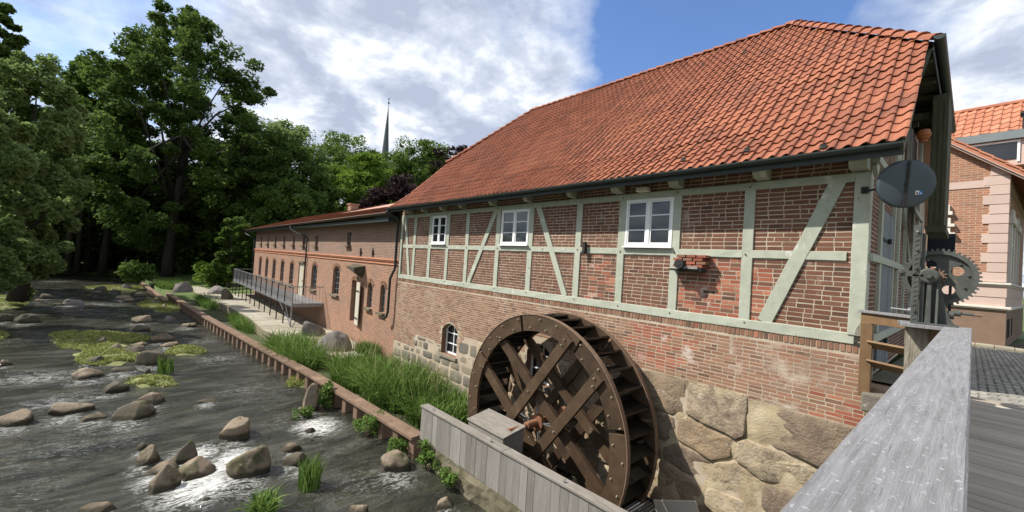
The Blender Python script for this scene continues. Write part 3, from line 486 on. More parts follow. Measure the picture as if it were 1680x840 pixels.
# stone base
def stones(x0, x1, z0, zt, y, parent, m, cw, ch, jit, seed, name='stone', gap=0.035, bulge=0.06, keep=None, nsub=6):
    rr = random.Random(seed); z = z0; rows = [z0]
    while z < zt: z += ch * rr.uniform(.75, 1.3); rows.append(z)
    def edge(u, r): return rows[r] + (mnoise.noise(Vector((u * 1.3, r * 7.7, seed))) * jit)
    for r in range(len(rows) - 1):
        u = x0 - rr.uniform(0, cw * .5)
        while u < x1:
            w_ = cw * rr.uniform(.55, 1.5); a, b = max(u, x0), min(u + w_, x1); sh = rr.uniform(-jit, jit); u += w_
            if b - a < .08: continue
            c = (a + b) / 2; top = float(stone_top(c)) if keep is None else 99
            if rows[r] + 0.06 > top: continue
            if keep and not keep(c, 0.5 * (rows[r] + rows[r + 1]), (b - a) / 2): continue
            if keep is None and any(abs(c - cx) < w2 / 2 + (b - a) * .35 and rows[r + 1] > zb - 0.05 for cx, w2, zb, zt2, ri in CELL): 
                # trim beside the opening
                done = False
                for cx, w2, zb, zt2, ri in CELL:
                    if abs(c - cx) < w2 / 2 + (b - a) / 2:
                        if c < cx: b = min(b, cx - w2 / 2)
                        else: a = max(a, cx + w2 / 2)
                if b - a < .12: continue
            mb = MB(); n = nsub; vs = []; off = rr.uniform(-.02, .03); sd_ = rr.uniform(0, 99)
            for j in range(n + 1):
                for i in range(n + 1):
                    s_, t_ = i / n, j / n; g2 = gap / 2
                    uu = a + g2 + (b - a - gap) * s_ ; lo = edge(uu, r) + g2; hi = min(edge(uu, r + 1), top) - g2
                    if hi < lo + .03: hi = lo + .03
                    vv = lo + (hi - lo) * t_
                    cr = (abs(2 * s_ - 1) ** 4 + abs(2 * t_ - 1) ** 4)           # rounded corners
                    e_ = min(s_, 1 - s_, t_, 1 - t_); prot = bulge * (1 - max(0, 1 - e_ * 5) ** 2)
                    nz = mnoise.noise(Vector((uu * 3.1, vv * 3.1, sd_))) * bulge * .6 * (e_ > 0)
                    k = 0.05 * max(0, cr - 1) * min(b - a, ch)
                    ctr_u, ctr_v = (a + b) / 2, (lo + hi) / 2
                    wob = mnoise.noise(Vector((s_ * 3, t_ * 3, sd_ + 5))) * jit * .5 if jit > .05 else 0
                    vs.append((uu + (ctr_u - uu) * k * 6 + wob * (e_ == 0), y - (off + prot + nz if e_ > 0 else 0), vv + (ctr_v - vv) * k * 6))
            fs = [(j * (n + 1) + i, j * (n + 1) + i + 1, (j + 1) * (n + 1) + i + 1, (j + 1) * (n + 1) + i) for j in range(n) for i in range(n)]
            mb.add(vs, fs, tint=rr.random()); o = mb.build(name, m, parent, smooth=True)
stones(XL - .04, -11.5, -6.2, -3.2, -0.028, wall2, 'ashlar', 0.66, 0.42, 0.03, 3, bulge=0.022, nsub=6, gap=.03)
def clip(poly, nx, nz, d):
    out = []
    for i in range(len(poly)):
        p, q = poly[i], poly[(i + 1) % len(poly)]; a = p[0] * nx + p[1] * nz - d; b = q[0] * nx + q[1] * nz - d
        if a <= 0: out.append(p)
        if a * b < 0: t = a / (a - b); out.append((p[0] + (q[0] - p[0]) * t, p[1] + (q[1] - p[1]) * t))
    return out
def rubble(x0, x1, z0, y, parent, m, n, seed, asp=1.5, gap=.045, bulge=.05, topfn=stone_top, amp=.03):
    rr = random.Random(seed); pts = []; tries = 9999; zz0 = z0 + .1
    ztop = -2.2 if topfn else -1.65
    while zz0 < ztop + .3:
        ch = rr.uniform(.42, .78); xx = x0 + rr.uniform(-.4, 0)
        while xx < x1:
            cw = rr.uniform(.5, 1.45) * (1.0 + .3 * (ch > .5)); px_, pz_ = xx + cw / 2 + rr.uniform(-.04, .04), zz0 + ch / 2 + rr.uniform(-.035, .035)
            if cw > .95 and rr.random() < .35: pts.append((px_ - cw * .05, pz_, 1)); 
            elif rr.random() < .12: pts.append((px_, pz_ - ch * .24, 1)); pts.append((px_ + rr.uniform(-.1, .1), pz_ + ch * .26, 1))
            else: pts.append((px_, pz_, 1))
            xx += cw
        zz0 += ch
    pts = [p for p in pts if x0 < p[0] < x1 and p[1] < (float(topfn(p[0])) if topfn else -1.65) - .04]
    while len(pts) < n and tries < 6000:
        tries += 1; x = rr.uniform(x0, x1); z = rr.uniform(z0, float(topfn(x)) if topfn else -1.7); mind = rr.choice((.26, .34, .5, .62))
        if all(math.hypot((x - p[0]) / asp, z - p[1]) > mind * .5 + p[2] * .5 for p in pts): pts.append((x, z, mind))
    for i, (x, z, _) in enumerate(pts):
        tz = float(topfn(x)) if topfn else -1.65
        poly = [(x0, z0), (x1, z0), (x1, tz), (x0, tz)]
        for j, (a, b, _) in enumerate(pts):
            if j == i or abs(a - x) > 2.5: continue
            nx, nz = (a - x) / asp ** 2, b - z; L = math.hypot(nx, nz); nx /= L; nz /= L; poly = clip(poly, nx, nz, nx * (x + a) / 2 + nz * (z + b) / 2 - gap * rr.uniform(.3, .7))
            if len(poly) < 3: break
        if len(poly) < 3: continue
        for cx, w_, zb, zt, ri in CELL:
            if topfn and abs(x - cx) < 1.6 and z > zb - .5: poly = clip(poly, (1 if x < cx else -1), 0, (cx - w_ / 2 if x < cx else -(cx + w_ / 2))) if z > zb - .1 else clip(poly, 0, 1, zb - .12)
        if len(poly) < 3: continue
        cx_ = sum(p[0] for p in poly) / len(poly); cz_ = sum(p[1] for p in poly) / len(poly); per = []
        for k in range(len(poly)):
            p, q = poly[k], poly[(k + 1) % len(poly)]; L = math.hypot(q[0] - p[0], q[1] - p[1]); s_ = max(1, int(L / .09))
            for u in range(s_): f = u / s_; per.append((p[0] + (q[0] - p[0]) * f, p[1] + (q[1] - p[1]) * f))
        mx = max(math.hypot(p[0] - cx_, p[1] - cz_) for p in per); sd_ = rr.uniform(0, 99); off = rr.uniform(-.01, .03); tl = (rr.uniform(-.07, .07), rr.uniform(-.07, .07)); vs = []; n_ = len(per)
        per2 = []
        for (a, b) in per:
            d = math.hypot(a - cx_, b - cz_); k = 1 - .06 * max(0, d / mx - .72) / .28 + .05 * mnoise.noise(Vector((a * 5, b * 5, sd_))); per2.append((cx_ + (a - cx_) * k, cz_ + (b - cz_) * k))
        for f, h_ in ((1, 0), (.985, .65), (.93, .92), (.68, 1.0), (.40, 1.0)):
            for (a, b) in per2:
                u, v = cx_ + (a - cx_) * f, cz_ + (b - cz_) * f
                nz_ = (mnoise.noise(Vector((u * 3, v * 3, sd_))) * amp + mnoise.noise(Vector((u * 9, v * 9, sd_))) * amp * .55) * (h_ > 0)
                vs.append((u, y - (off + bulge * h_ + (u - cx_) * tl[0] + (v - cz_) * tl[1] + nz_) * (1 if h_ else 0), v))
        vs.append((cx_, y - off - bulge, cz_)); fs = [(r * n_ + k, r * n_ + (k + 1) % n_, (r + 1) * n_ + (k + 1) % n_, (r + 1) * n_ + k) for r in range(4) for k in range(n_)] + [(4 * n_ + k, 4 * n_ + (k + 1) % n_, 5 * n_) for k in range(n_)]
        mb = MB(); mb.add(vs, fs, tint=rr.random()); mb.build('stone', m, parent, smooth=True)
rubble(-11.5, -6.2, -6.2, -0.028, wall2, 'rubble', 70, 4)
rubble(-6.2, -1.14, -6.2, -0.028, wall2, 'rubble', 64, 5, gap=.04, bulge=.04, amp=.055)
# smeared lime mortar between the stones
mb = MB(); nx_, nz2 = 150, 50; vs = []
for j in range(nz2 + 1):
    for i in range(nx_ + 1):
        x = -11.5 + (11.5 - 1.14) * i / nx_; tz = float(stone_top(x)); z = -6.2 + (tz + 6.2) * j / nz2; q = mnoise.noise(Vector((x * 1.7, z * 1.7, 7))) * .7 + mnoise.noise(Vector((x * 6, z * 6, 7))) * .35
        vs.append((x, -.034 - max(0, q * .07 + .012) * (0 < j), z))
fs = [(j * (nx_ + 1) + i, j * (nx_ + 1) + i + 1, (j + 1) * (nx_ + 1) + i + 1, (j + 1) * (nx_ + 1) + i) for j in range(nz2) for i in range(nx_) if not any(abs(vs[j * (nx_ + 1) + i][0] - c[0]) < c[1] / 2 + .08 and vs[j * (nx_ + 1) + i][2] > c[2] - .14 for c in CELL)]
mb.add(vs, fs); mb.build('mortar_bed', 'rubble_mortar', wall2, smooth=True)
# timber frame
def post(x0, x1, z0, z1, y0=-0.02, w_=0.2):
    mb = MB(); mb.beam((x0, y0 + 0.05, z0), (x1, y0 + 0.05, z1), 0.14, w_, up=(1, 0, 0), seg=8, jit=0.004); return mb
for x in POSTS:
    post(x, x, -0.8, 1.8, w_=0.2).build('timber_post', 'timber', mill, bevel=0.008)
mb = MB(); mb.beam((-1.285, 0.04, -0.82), (-1.285, 0.04, 1.9), 0.24, 0.22, up=(1, 0, 0), seg=10, jit=0.005); mb.build('timber_post', 'timber', mill, bevel=0.012)
mb = MB(); mb.beam((XL + 0.08, 0.02, -0.82), (XL + 0.08, 0.02, 1.9), 0.18, 0.16, up=(1, 0, 0), seg=8, jit=0.004); mb.build('timber_post', 'timber', mill, bevel=0.01)
for a, b in (((-17.45, 1.8), (-16.83, -0.8)), ((-10.95, 1.8), (-12.32, -0.8)), ((-8.93, 1.8), (-7.68, -0.8)), ((-1.62, 1.82), (-2.66, -0.8))):
    mb = MB(); mb.beam((a[0], 0.026, a[1]), (b[0], 0.026, b[1]), 0.15, 0.19 if a[0] < -2 else 0.24, up=(1, 0, 0), seg=8, jit=0.004); mb.build('timber_brace', 'timber', mill, bevel=0.008)
edges = [XL + .15] + POSTS + [-1.38]
for a, b in zip(edges[:-1], edges[1:]):
    mb = MB(); mb.beam((a + .08, 0.034, 0.5), (b - .08, 0.034, 0.5), 0.15, 0.155, up=(0, 0, 1), seg=5, jit=0.004); mb.build('timber_rail', 'timber', mill, bevel=0.008)
mb = MB(); mb.beam((XL - .04, 0.042, -0.885), (-1.30, 0.042, -0.885), 0.20, 0.19, seg=30, jit=0.009); mb.build('sill_beam', 'timber', mill, bevel=0.012)
mb = MB(); mb.beam((XL - .02, 0.03, 1.85), (-1.24, 0.03, 1.85), 0.17, 0.15, seg=24, jit=0.005); mb.build('wall_plate', 'timber', mill, bevel=0.01)
for x in (-16.86, -15.54, -14.12, -12.79, -11.0, -9.28, -7.52, -6.04, -4.51, -2.79, -1.33):
    mb = MB(); big = x > -6.5; w_ = 0.24 if big else 0.16
    prof = [(0.1, 2.16), (-0.34, 2.16), (-0.34, 2.05), (-0.26, 1.96), (0.1, 1.94)]
    mb.prism(prof, lambda u, v, d, x=x: (x + d, u, v), -w_ / 2, w_ / 2); mb.build('joist_end', 'timber', mill, bevel=0.01)
    mb = MB(); mb.box(x - .06, x + .06, -0.62, 0.1, 2.17, 2.24); mb.build('rafter_foot', 'soffit', mill)
for x in POSTS:
    for z in (.5, 1.84, -.86):
        mb = MB(); xx, zz3 = x + R.uniform(-.03, .03), z + R.uniform(-.02, .02); mb.tube([(xx, -.03, zz3), (xx, (-.062 if z == .5 else -.072 if z > 1 else -.072), zz3)], .016, 7); mb.build('peg', 'soffit', mill)
# upper windows
def casement(x0, x1, z0, z1, y, parent, rows=3):
    mb = MB(); f = 0.055; mb.box(x0, x1, y, y + .07, z1 - f, z1); mb.box(x0, x1, y - .01, y + .07, z0, z0 + f); mb.box(x0, x0 + f, y + .001, y + .069, z0 + f, z1 - f); mb.box(x1 - f, x1, y + .001, y + .069, z0 + f, z1 - f)
    xm = (x0 + x1) / 2; mb.box(xm - .045, xm + .045, y - .005, y + .06, z0 + f, z1 - f)
    fr = mb.build('window_frame', 'white', parent, bevel=0.004)
    mb = MB(); mb.box(x0 - .03, x1 + .03, y - .07, y + .02, z0 - .03, z0 - .002); mb.build('sill', 'white', fr)
    for a, b in ((x0 + f, xm - .045), (xm + .045, x1 - f)):
        s_ = MB(); t_ = .035
        s_.box(a + .004, b - .004, y + .012, y + .05, z0 + f + .004, z0 + f + t_ + .01); s_.box(a + .004, b - .004, y + .012, y + .05, z1 - f - t_, z1 - f - .004); s_.box(a + .004, a + t_, y + .013, y + .049, z0 + f, z1 - f); s_.box(b - t_, b - .004, y + .013, y + .049, z0 + f, z1 - f)
        H_ = z1 - z0 - 2 * f
        for r in range(1, rows): s_.box(a + t_, b - t_, y + .015, y + .045, z0 + f + H_ * r / rows - .014, z0 + f + H_ * r / rows + .014)
        s_.build('sash', 'white', fr)
        for r in range(rows):
            p = MB(); p.box(a + t_ - .01, b - t_ + .01, y + .028, y + .034, z0 + f + H_ * r / rows + .01, z0 + f + H_ * (r + 1) / rows - .01); po = p.build('pane', 'glass', fr); po.rotation_euler = (R.uniform(-.0005, .0005), 0, 0)
for a, b in WINS: casement(a, b, 0.62, 1.77, -0.055, mill)
def arched(cx, w_, zb, zt, rise, y, parent, mframe='white', cols=2, rows=3, fw=.05, bw=.014, sill='concrete', sw=.05):
    a, b = cx - w_ / 2, cx + w_ / 2; n = 10
    def arc(inset): return [(b - inset - (b - a - 2 * inset) * i / n, zt - rise + (rise - inset) * (1 - abs(2 * i / n - 1) ** 2.1)) for i in range(n + 1)]
    outer = [(a, zb), (b, zb)] + arc(0)[0:]; inner = [(a + fw, zb + fw), (b - fw, zb + fw)] + arc(fw)
    mb = MB(); k = len(outer)
    for i in range(k):
        j = (i + 1) % k; o0, o1, i0, i1 = outer[i], outer[j], inner[i], inner[j]
        mb.add([(o0[0], y, o0[1]), (o1[0], y, o1[1]), (i1[0], y, i1[1]), (i0[0], y, i0[1]), (i0[0], y + .05, i0[1]), (i1[0], y + .05, i1[1])], [(0, 1, 2, 3), (3, 2, 5, 4)])
    for c in range(1, cols): u = a + (b - a) * c / cols; tz = zt - rise + rise * (1 - abs(2 * c / cols - 1) ** 2.1); mb.box(u - bw, u + bw, y + .004, y + .034, zb + fw, tz - .02)
    for r in range(1, rows): v = zb + (zt - zb) * r / rows; mb.box(a + fw * .6, b - fw * .6, y + .006, y + .03, v - bw, v + bw)
    fr = mb.build('window_frame', mframe, parent)
    p = MB(); poly = [(a + .005, zb), (b - .005, zb)] + arc(.004); p.prism(poly, lambda u, v, d: (u, y + .026 + d, v), 0, .004); p.build('pane', 'glass', fr)
    if sill: p = MB(); p.box(a - .08, b + .08, y - .30, y + .02, zb - .10, zb - .002); p.build('sill', sill, fr)
for c in CELL: arched(*c[:5], 0.17, mill, fw=.07, bw=.018, sill='ashlar')
# roof
def zr(y):   # front roof profile with its kicked eave
    return EAVE_Z + (y - EAVE_Y) * 0.79 if y < 0.3 else 2.96 + (y - 0.3) * (RIDGE_Z - 2.96) / (RIDGE_Y - 0.3)
XLV, XRV = -17.9, -0.74; HXR = -0.62; RXR, RXL = -3.9, -15.27
def xr_lim(y): return XRV if y < HIPY else HXR + (y - HIPY) / (RIDGE_Y - HIPY) * (RXR - HXR)
def xl_lim(y): return XLV if y < HIPY else XLV + (y - HIPY) / (RIDGE_Y - HIPY) * (RXL - XLV)
mb = MB(); yy = [EAVE_Y, 0.3, HIPY, RIDGE_Y]
for a, b in zip(yy[:-1], yy[1:]): mb.add([(xl_lim(a) + .02, a, zr(a) - .05), (xr_lim(a) - .04, a, zr(a) - .05), (xr_lim(b) - .04, b, zr(b) - .05), (xl_lim(b) + .02, b, zr(b) - .05)], [(0, 1, 2, 3)])
mb.m = 0
roof = mb.build('roof', 'soffit', mill)
# tile: S profile across, raised nose at its lower end
TW, TE, TL = 0.212, 0.347, 0.41
def tile_mesh(seed):
    rr = random.Random(seed); mb = MB(); n = 8; vs = []
    def prof(s): return 0.030 * math.cos((s - 0.86) * 2 * math.pi) * (1.0 if s > .5 else .55) - .004 + (0.010 if s > .5 else 0)
    for v, lift in ((0, .045), (.5, .030), (1, .012)):
        for i in range(n + 1):
            s = i / n; vs.append((s * (TW + .022) - .0, v * TL, prof(s) + lift + rr.uniform(-.001, .001)))
    for i in range(n + 1):
        s = i / n; vs.append((s * (TW + .022), 0.004, prof(s) + .045 - .017))
    fs = []
    for j in range(2):
        for i in range(n): fs.append((j * (n + 1) + i, j * (n + 1) + i + 1, (j + 1) * (n + 1) + i + 1, (j + 1) * (n + 1) + i))
    o = 3 * (n + 1)
    for i in range(n): fs.append((o + i, o + i + 1, i + 1, i))
    fs.append((n, o + n, 2 * (n + 1) + n, (n + 1) + n))
    mb.add(vs, fs); return mb
TM = [tile_mesh(i) for i in range(4)]
rows = []; y, z = EAVE_Y + .0, zr(EAVE_Y)
while y < RIDGE_Y - .12:
    sl = 0.79 if y < 0.3 else (RIDGE_Z - 2.96) / (RIDGE_Y - 0.3); L = math.hypot(1, sl); rows.append((y, z, Vector((0, 1 / L, sl / L)))); y += TE / L; z = zr(y)
TL_ = []
for r, (y, z, d) in enumerate(rows):
    nrm = Vector((1, 0, 0)).cross(d); x = XRV - TW - .005; ci = 0
    while x > XLV - .05:
        ymid = y + d.y * TL * .45; lo, hi = xl_lim(ymid), xr_lim(ymid)
        if x + TW * .35 > lo - .02 and x + TW * .5 < hi:
            m_ = Matrix(((1, d.x, nrm.x, x + R.uniform(-.004, .004)), (0, d.y, nrm.y, y + R.uniform(-.004, .004)), (0, d.z, nrm.z, z + R.uniform(-.003, .004) + .045 * mnoise.noise(Vector((x * .45, y * .6, 2.0)))), (0, 0, 0, 1))) @ Matrix.Rotation(R.uniform(-.012, .012), 4, 'Z')
            px, py, dd = proj((x + .1, y + .1, z)); whole = x + TW < hi + .01 and x > lo
            TL_.append(((680 / dd) if whole and -30 < px < 1720 and -20 < py else 0, m_, hi, lo, R.random(), x, r))
        x -= TW
TL_.sort(key=lambda t: -t[0]); tmo = {}
for i, t in enumerate(TL_[:300]):
    k = R.randrange(4)
    if k not in tmo: tmo[k] = TM[k].build('roof_tile', 'tile', roof); o = tmo[k]
    else: o = inst(tmo[k], roof)
    o.matrix_basis = t[1]
mb = MB()
for t in TL_[300:]:
    u = TM[R.randrange(4)]; mb.add([((lambda p: (min(max(p.x, xl_lim(p.y) - .03), xr_lim(p.y) + (.02 if p.y < HIPY else .10)), p.y, p.z))(t[1] @ Vector(p))) for p in u.v], u.f, tint=t[4])
mb.build('tiling', 'tile', roof, kind='stuff')
mb = MB(); mb.add([(HXR, HIPY, HIPZ), (HXR, 8.8, HIPZ), (RXR, RIDGE_Y, RIDGE_Z)], [(0, 1, 2)]); mb.add([(XLV, HIPY, HIPZ), (RXL, RIDGE_Y, RIDGE_Z), (XLV, 8.8, HIPZ)], [(0, 1, 2)])
mb.add([(XLV, 11.7, EAVE_Z), (XLV, 8.8, HIPZ), (RXL, RIDGE_Y, RIDGE_Z), (RXR, RIDGE_Y, RIDGE_Z), (HXR, 8.8, HIPZ), (XRV, 11.7, EAVE_Z)], [(0, 1, 2, 3, 4, 5)]); mb.build('rear_slope', 'tile_far', roof)
def ridge_tiles(p0, p1, r=0.12, step=0.36, m='tile', par=None):
    p0 = Vector(p0); p1 = Vector(p1); n = int((p1 - p0).length / step); d = (p1 - p0).normalized(); sx = d.cross(Vector((0, 0, 1))).normalized(); up = sx.cross(d); first = None
    for i in range(n + 1):
        mb = MB(); a = p0 + d * (i * step); vs = []
        for k, (q, rr, lift) in enumerate(((0, r * 1.12, .035), (1, r * .92, .0), (0, r * 1.0, .02))):
            for j in range(7): an = math.pi * j / 6; vs.append(a + d * (q * step * 1.15) + sx * math.cos(an) * rr + up * (math.sin(an) * rr * .8 + lift - .03))
        mb.add(vs, [(j, j + 1, 8 + j, 7 + j) for j in range(6)] + [(14 + j, 15 + j, j + 1, j) for j in range(6)], tint=R.random()); mb.build('ridge_tile', m, par or roof)
ridge_tiles((RXL, RIDGE_Y, RIDGE_Z + .03), (RXR, RIDGE_Y, RIDGE_Z + .03))
ridge_tiles((HXR + .02, HIPY - .02, HIPZ + .02), (RXR, RIDGE_Y, RIDGE_Z + .03), r=.14)
ridge_tiles((XLV, HIPY, HIPZ + .05), (RXL, RIDGE_Y, RIDGE_Z + .05))
# vent tiles: round dark openings along the eave
for px, py in ((1345, 233), (1222, 253), (1121, 267), (1217, 87), (1151, 108)):
    best = min(TL_, key=lambda t: (proj(t[1] @ Vector((.06, .1, .04)))[0] - px) ** 2 + (proj(t[1] @ Vector((.06, .1, .04)))[1] - py) ** 2)
    mb = MB(); mtx = best[1]; vs = []
    for k in range(10): q = 2 * math.pi * k / 10; vs.append(mtx @ Vector((.075 + .065 * math.cos(q), .12 + .06 * math.sin(q), .055)))
    for k in range(10): q = 2 * math.pi * k / 10; vs.append(mtx @ Vector((.075 + .05 * math.cos(q), .12 + .045 * math.sin(q), .066)))
    mb.add(vs, [(k, (k + 1) % 10, 10 + (k + 1) % 10, 10 + k) for k in range(10)] + [tuple(range(10, 20))])
    for k in range(3): mb.beam(mtx @ Vector((.03, .095 + k * .025, .09)), mtx @ Vector((.12, .095 + k * .025, .09)), .008, .008)
    mb.build('vent_tile', 'darkiron', roof)
# gutters, soffit, verge
def gutter(mb, p0, p1, r=.075, side=1):
    p0 = Vector(p0); p1 = Vector(p1); d = (p1 - p0).normalized(); sx = d.cross(Vector((0, 0, 1))).normalized(); vs = []
    for p in (p0, p1):
        for rr in (r, r - .008):
            for j in range(9): an = math.pi + math.pi * j / 8; vs.append(p + sx * math.cos(an) * rr + Vector((0, 0, 1)) * math.sin(an) * rr)
    mb.add(vs, [(j, j + 1, 19 + j, 18 + j) for j in range(8)] + [(9 + j, 27 + j, 28 + j, 10 + j) for j in range(8)] + [(0, 18, 27, 9), (8, 17, 35, 26)] + [tuple(range(9)), tuple(range(26, 17, -1))])
mb = MB(); gutter(mb, (XLV - .05, EAVE_Y - .06, 2.165), (XRV + .0, EAVE_Y - .06, 2.165)); mb.box(XLV, XRV - .02, EAVE_Y + .02, EAVE_Y + .05, 2.0, 2.13); mb.build('gutter', 'gutter', mill, smooth=False)
for i in range(10):
    mb = MB(); x = -17.2 + i * 1.78; mb.tube([(x, EAVE_Y - .06 + .082 * math.cos(a_), 2.165 + .082 * math.sin(a_)) for a_ in np.linspace(math.pi, 2 * math.pi, 8)], .008, 5); mb.build('gutter_bracket', 'darkiron', mill)
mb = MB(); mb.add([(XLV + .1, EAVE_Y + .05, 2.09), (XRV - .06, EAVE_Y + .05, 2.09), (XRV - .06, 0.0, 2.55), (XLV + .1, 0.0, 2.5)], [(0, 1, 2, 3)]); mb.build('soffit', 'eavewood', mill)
mb = MB(); mb.beam((XRV - .03, EAVE_Y + .03, zr(EAVE_Y) - .11), (XRV - .03, .3, zr(.3) - .10), .04, .14); mb.beam((XRV - .03, .3, zr(.3) - .10), (XRV - .03, HIPY, zr(HIPY) - .10), .04, .14); mb.build('verge_board', 'soffit', mill)
mb = MB(); gutter(mb, (HXR + .06, HIPY - .25, HIPZ + .02), (HXR + .06, 8.9, HIPZ + .02), r=.085); mb.box(HXR - .04, HXR - .02, HIPY, 8.8, HIPZ - .22, HIPZ - .02); mb.build('half_hip_gutter', 'gutter', mill)
mb = MB(); mb.add([(HXR - .04, HIPY, HIPZ - .1), (HXR - .04, 8.8, HIPZ - .1), (XR, 8.8, HIPZ - .02), (XR, HIPY, HIPZ - .02)], [(0, 1, 2, 3)])
mb.build('half_hip_soffit', 'soffit', mill)
for k in range(6):
    mb = MB(); yy = HIPY + .3 + k * 1.2; mb.beam((XR - .1, yy, HIPZ - .12), (HXR - .05, yy, HIPZ - .2), .12, .12); mb.build('rafter_foot', 'soffit', mill)
# gable framing
def gbeam(p, q, w_, name): mb = MB(); mb.beam((XR + .0, p[0], p[1]), (XR + .0, q[0], q[1]), .13, w_, up=(0, 1, 0), seg=4, jit=.003); mb.build(name, 'timber', mill, bevel=.006)
gbeam((0.0, 0.5), (8.5, 0.5), .16, 'timber_rail'); gbeam((0.0, 2.15), (9, 2.15), .2, 'timber_rail'); gbeam((0.2, -.88), (9, -.88), .2, 'sill_beam')
gbeam((0.1, 1.95), (2.1, 4.3), .2, 'timber_brace'); gbeam((2.0, 3.6), (6.2, 0.6), .22, 'timber_brace')
for yy, a, b in ((.95, -.8, 2.05), (2.75, -.8, 4.2), (3.6, -.8, 4.7), (4.9, -.8, 4.7), (6.6, -.8, 4.7), (8.2, -.8, 4.7)): gbeam((yy, a), (yy, b), .17, 'timber_post')
door = MB()
for k in range(8): door.box(XR + .0, XR + .05, 1.1 + k * .19, 1.1 + k * .19 + .17, -1.5, 1.45, tint=R.random())
dd_ = door.build('loading_door', 'doorwood', mill)
mb = MB(); mb.box(XR - .01, XR + .012, 1.06, 2.66, -1.52, 1.5); mb.build('door_backing', 'dark', dd_)
for zz_ in (-1.0, 0.9): mb = MB(); mb.box(XR + .05, XR + .065, 1.1, 1.8, zz_ - .025, zz_ + .025); mb.tube([(XR + .09, 1.75, zz_ - .05), (XR + .09, 1.75, zz_ + .05)], .03, 8); mb.build('strap_hinge', 'darkiron', dd_)
for (y0, y1, z0, z1) in ((6.75, 8.05, .62, 1.75), (5.1, 6.3, 2.6, 4.0)):
    mb = MB(); mb.box(XR + .02, XR + .08, y0, y1, z0, z0 + .07); mb.box(XR + .02, XR + .08, y0, y1, z1 - .07, z1); mb.box(XR + .021, XR + .079, y0, y0 + .07, z0 + .07, z1 - .07); mb.box(XR + .021, XR + .079, y1 - .07, y1, z0 + .07, z1 - .07); mb.box(XR + .021, XR + .079, (y0 + y1) / 2 - .04, (y0 + y1) / 2 + .04, z0 + .07, z1 - .07)
    fr = mb.build('window_frame', 'white', mill); p = MB(); p.box(XR + .04, XR + .05, y0, y1, z0, z1); p.build('pane', 'glass', fr)
# hoist housing under the half hip
mb = MB(); mb.box(-.76, -.49, 4.6, 6.4, 1.50, HIPZ - .24); mb.box(-.79, -.46, 4.57, 6.43, 1.36, 1.52)
for k in range(3): mb.box(-.74 + k * .09, -.735 + k * .09, 4.585, 4.6, 1.55, 4.4)
hh_ = mb.build('hoist_housing', 'soffit', mill, bevel=.01)
mb = MB(); mb.beam((XR, 4.9, 4.2), (-.5, 4.9, 4.2), .16, .16); mb.beam((XR, 6.1, 4.2), (-.5, 6.1, 4.2), .16, .16); mb.build('hoist_beam', 'soffit', mill)
mb = MB(); p = onY(1516, 222, 4.3); mb.tube([p + np.array([0, 0, .12]), p, p - np.array([0, 0, .10])], [.10, .13, .09], 12); mb.tube([p - np.array([0, 0, .10]), p - np.array([0, 0, .16])], .07, 12, mi=0); mb.build('amber_lamp', 'lampo', mill)
# downpipes at the joint with the annex
mb = MB(); px_ = -18.02
mb.tube([(px_ + .2, EAVE_Y - .06, 2.08), (px_ + .15, EAVE_Y - .02, 1.95), (px_ + .1, -.25, 1.75), (px_, -.12, 1.6), (px_, -.12, -.55), (px_ - .10, -.20, -.85), (px_ - .18, -.24, -1.05), (px_ - .18, -.24, -2.6), (px_ - .25, -.27, -2.85), (px_ - .5, -.32, -2.95)], .06, 10); mb.build('downpipe', 'gutter', mill, smooth=True)
# iron hook plate, eave lamp, axle stub with corbelled bricks
mb = MB(); mb.box(-7.06, -6.98, -.16, -.055, .42, .72); mb.box(-7.1, -7.0, -.17, -.12, .40, .46); mb.build('iron_bracket', 'darkiron', mill)
mb = MB(); mb.box(-5.5, -5.2, -.22, -.03, 1.93, 2.03); mb.build('flood_light', 'cornice', mill, bevel=.015)
ob = MB(); ob.box(-4.33, -3.86, -.34, 0, .14, .20, tint=.2); ob.build('pipe_ledge', 'greywood', mill)
for r in range(4):
    for k in range(3):
        if (r, k) == (1, 0): continue
        mb = MB(); x = -4.42 + k * .215 + (r % 2) * .07; mb.beam((x, -.15, .17 + r * .07 + .03), (x + .19, -.15, .17 + r * .07 + .035), .26 - .02 * k, .055, tint=R.random()); mb.build('brick', 'brick_red' if (r + k) % 3 else 'brick_base', wall)
mb = MB(); mb.tube([(-4.22, -.05, .24), (-4.22, -.42, .235)], .075, 14); mb.tube([(-4.22, -.36, .236), (-4.22, -.44, .235)], .10, 14); mb.tube([(-4.22, -.441, .235), (-4.22, -.446, .235)], .05, 12)
mb.box(-4.5, -3.8, -.30, -.02, .09, .135); mb.build('axle_stub', 'darkiron', mill, bevel=.004)
mb = MB(); mb.box(-1.30, -1.18, -.05, .1, -1.0, -.94); mb.build('sill_shim', 'darkiron', mill)
mb = MB(); mb.prism([(-1.30, -.80), (-1.168, -.80), (-1.168, -.42), (-1.20, -.50), (-1.235, -.62), (-1.28, -.70)], lambda u, v, d: (u, -.079 - d, v), -.01, .006); mb.build('rotten_post_foot', 'stump', mill)
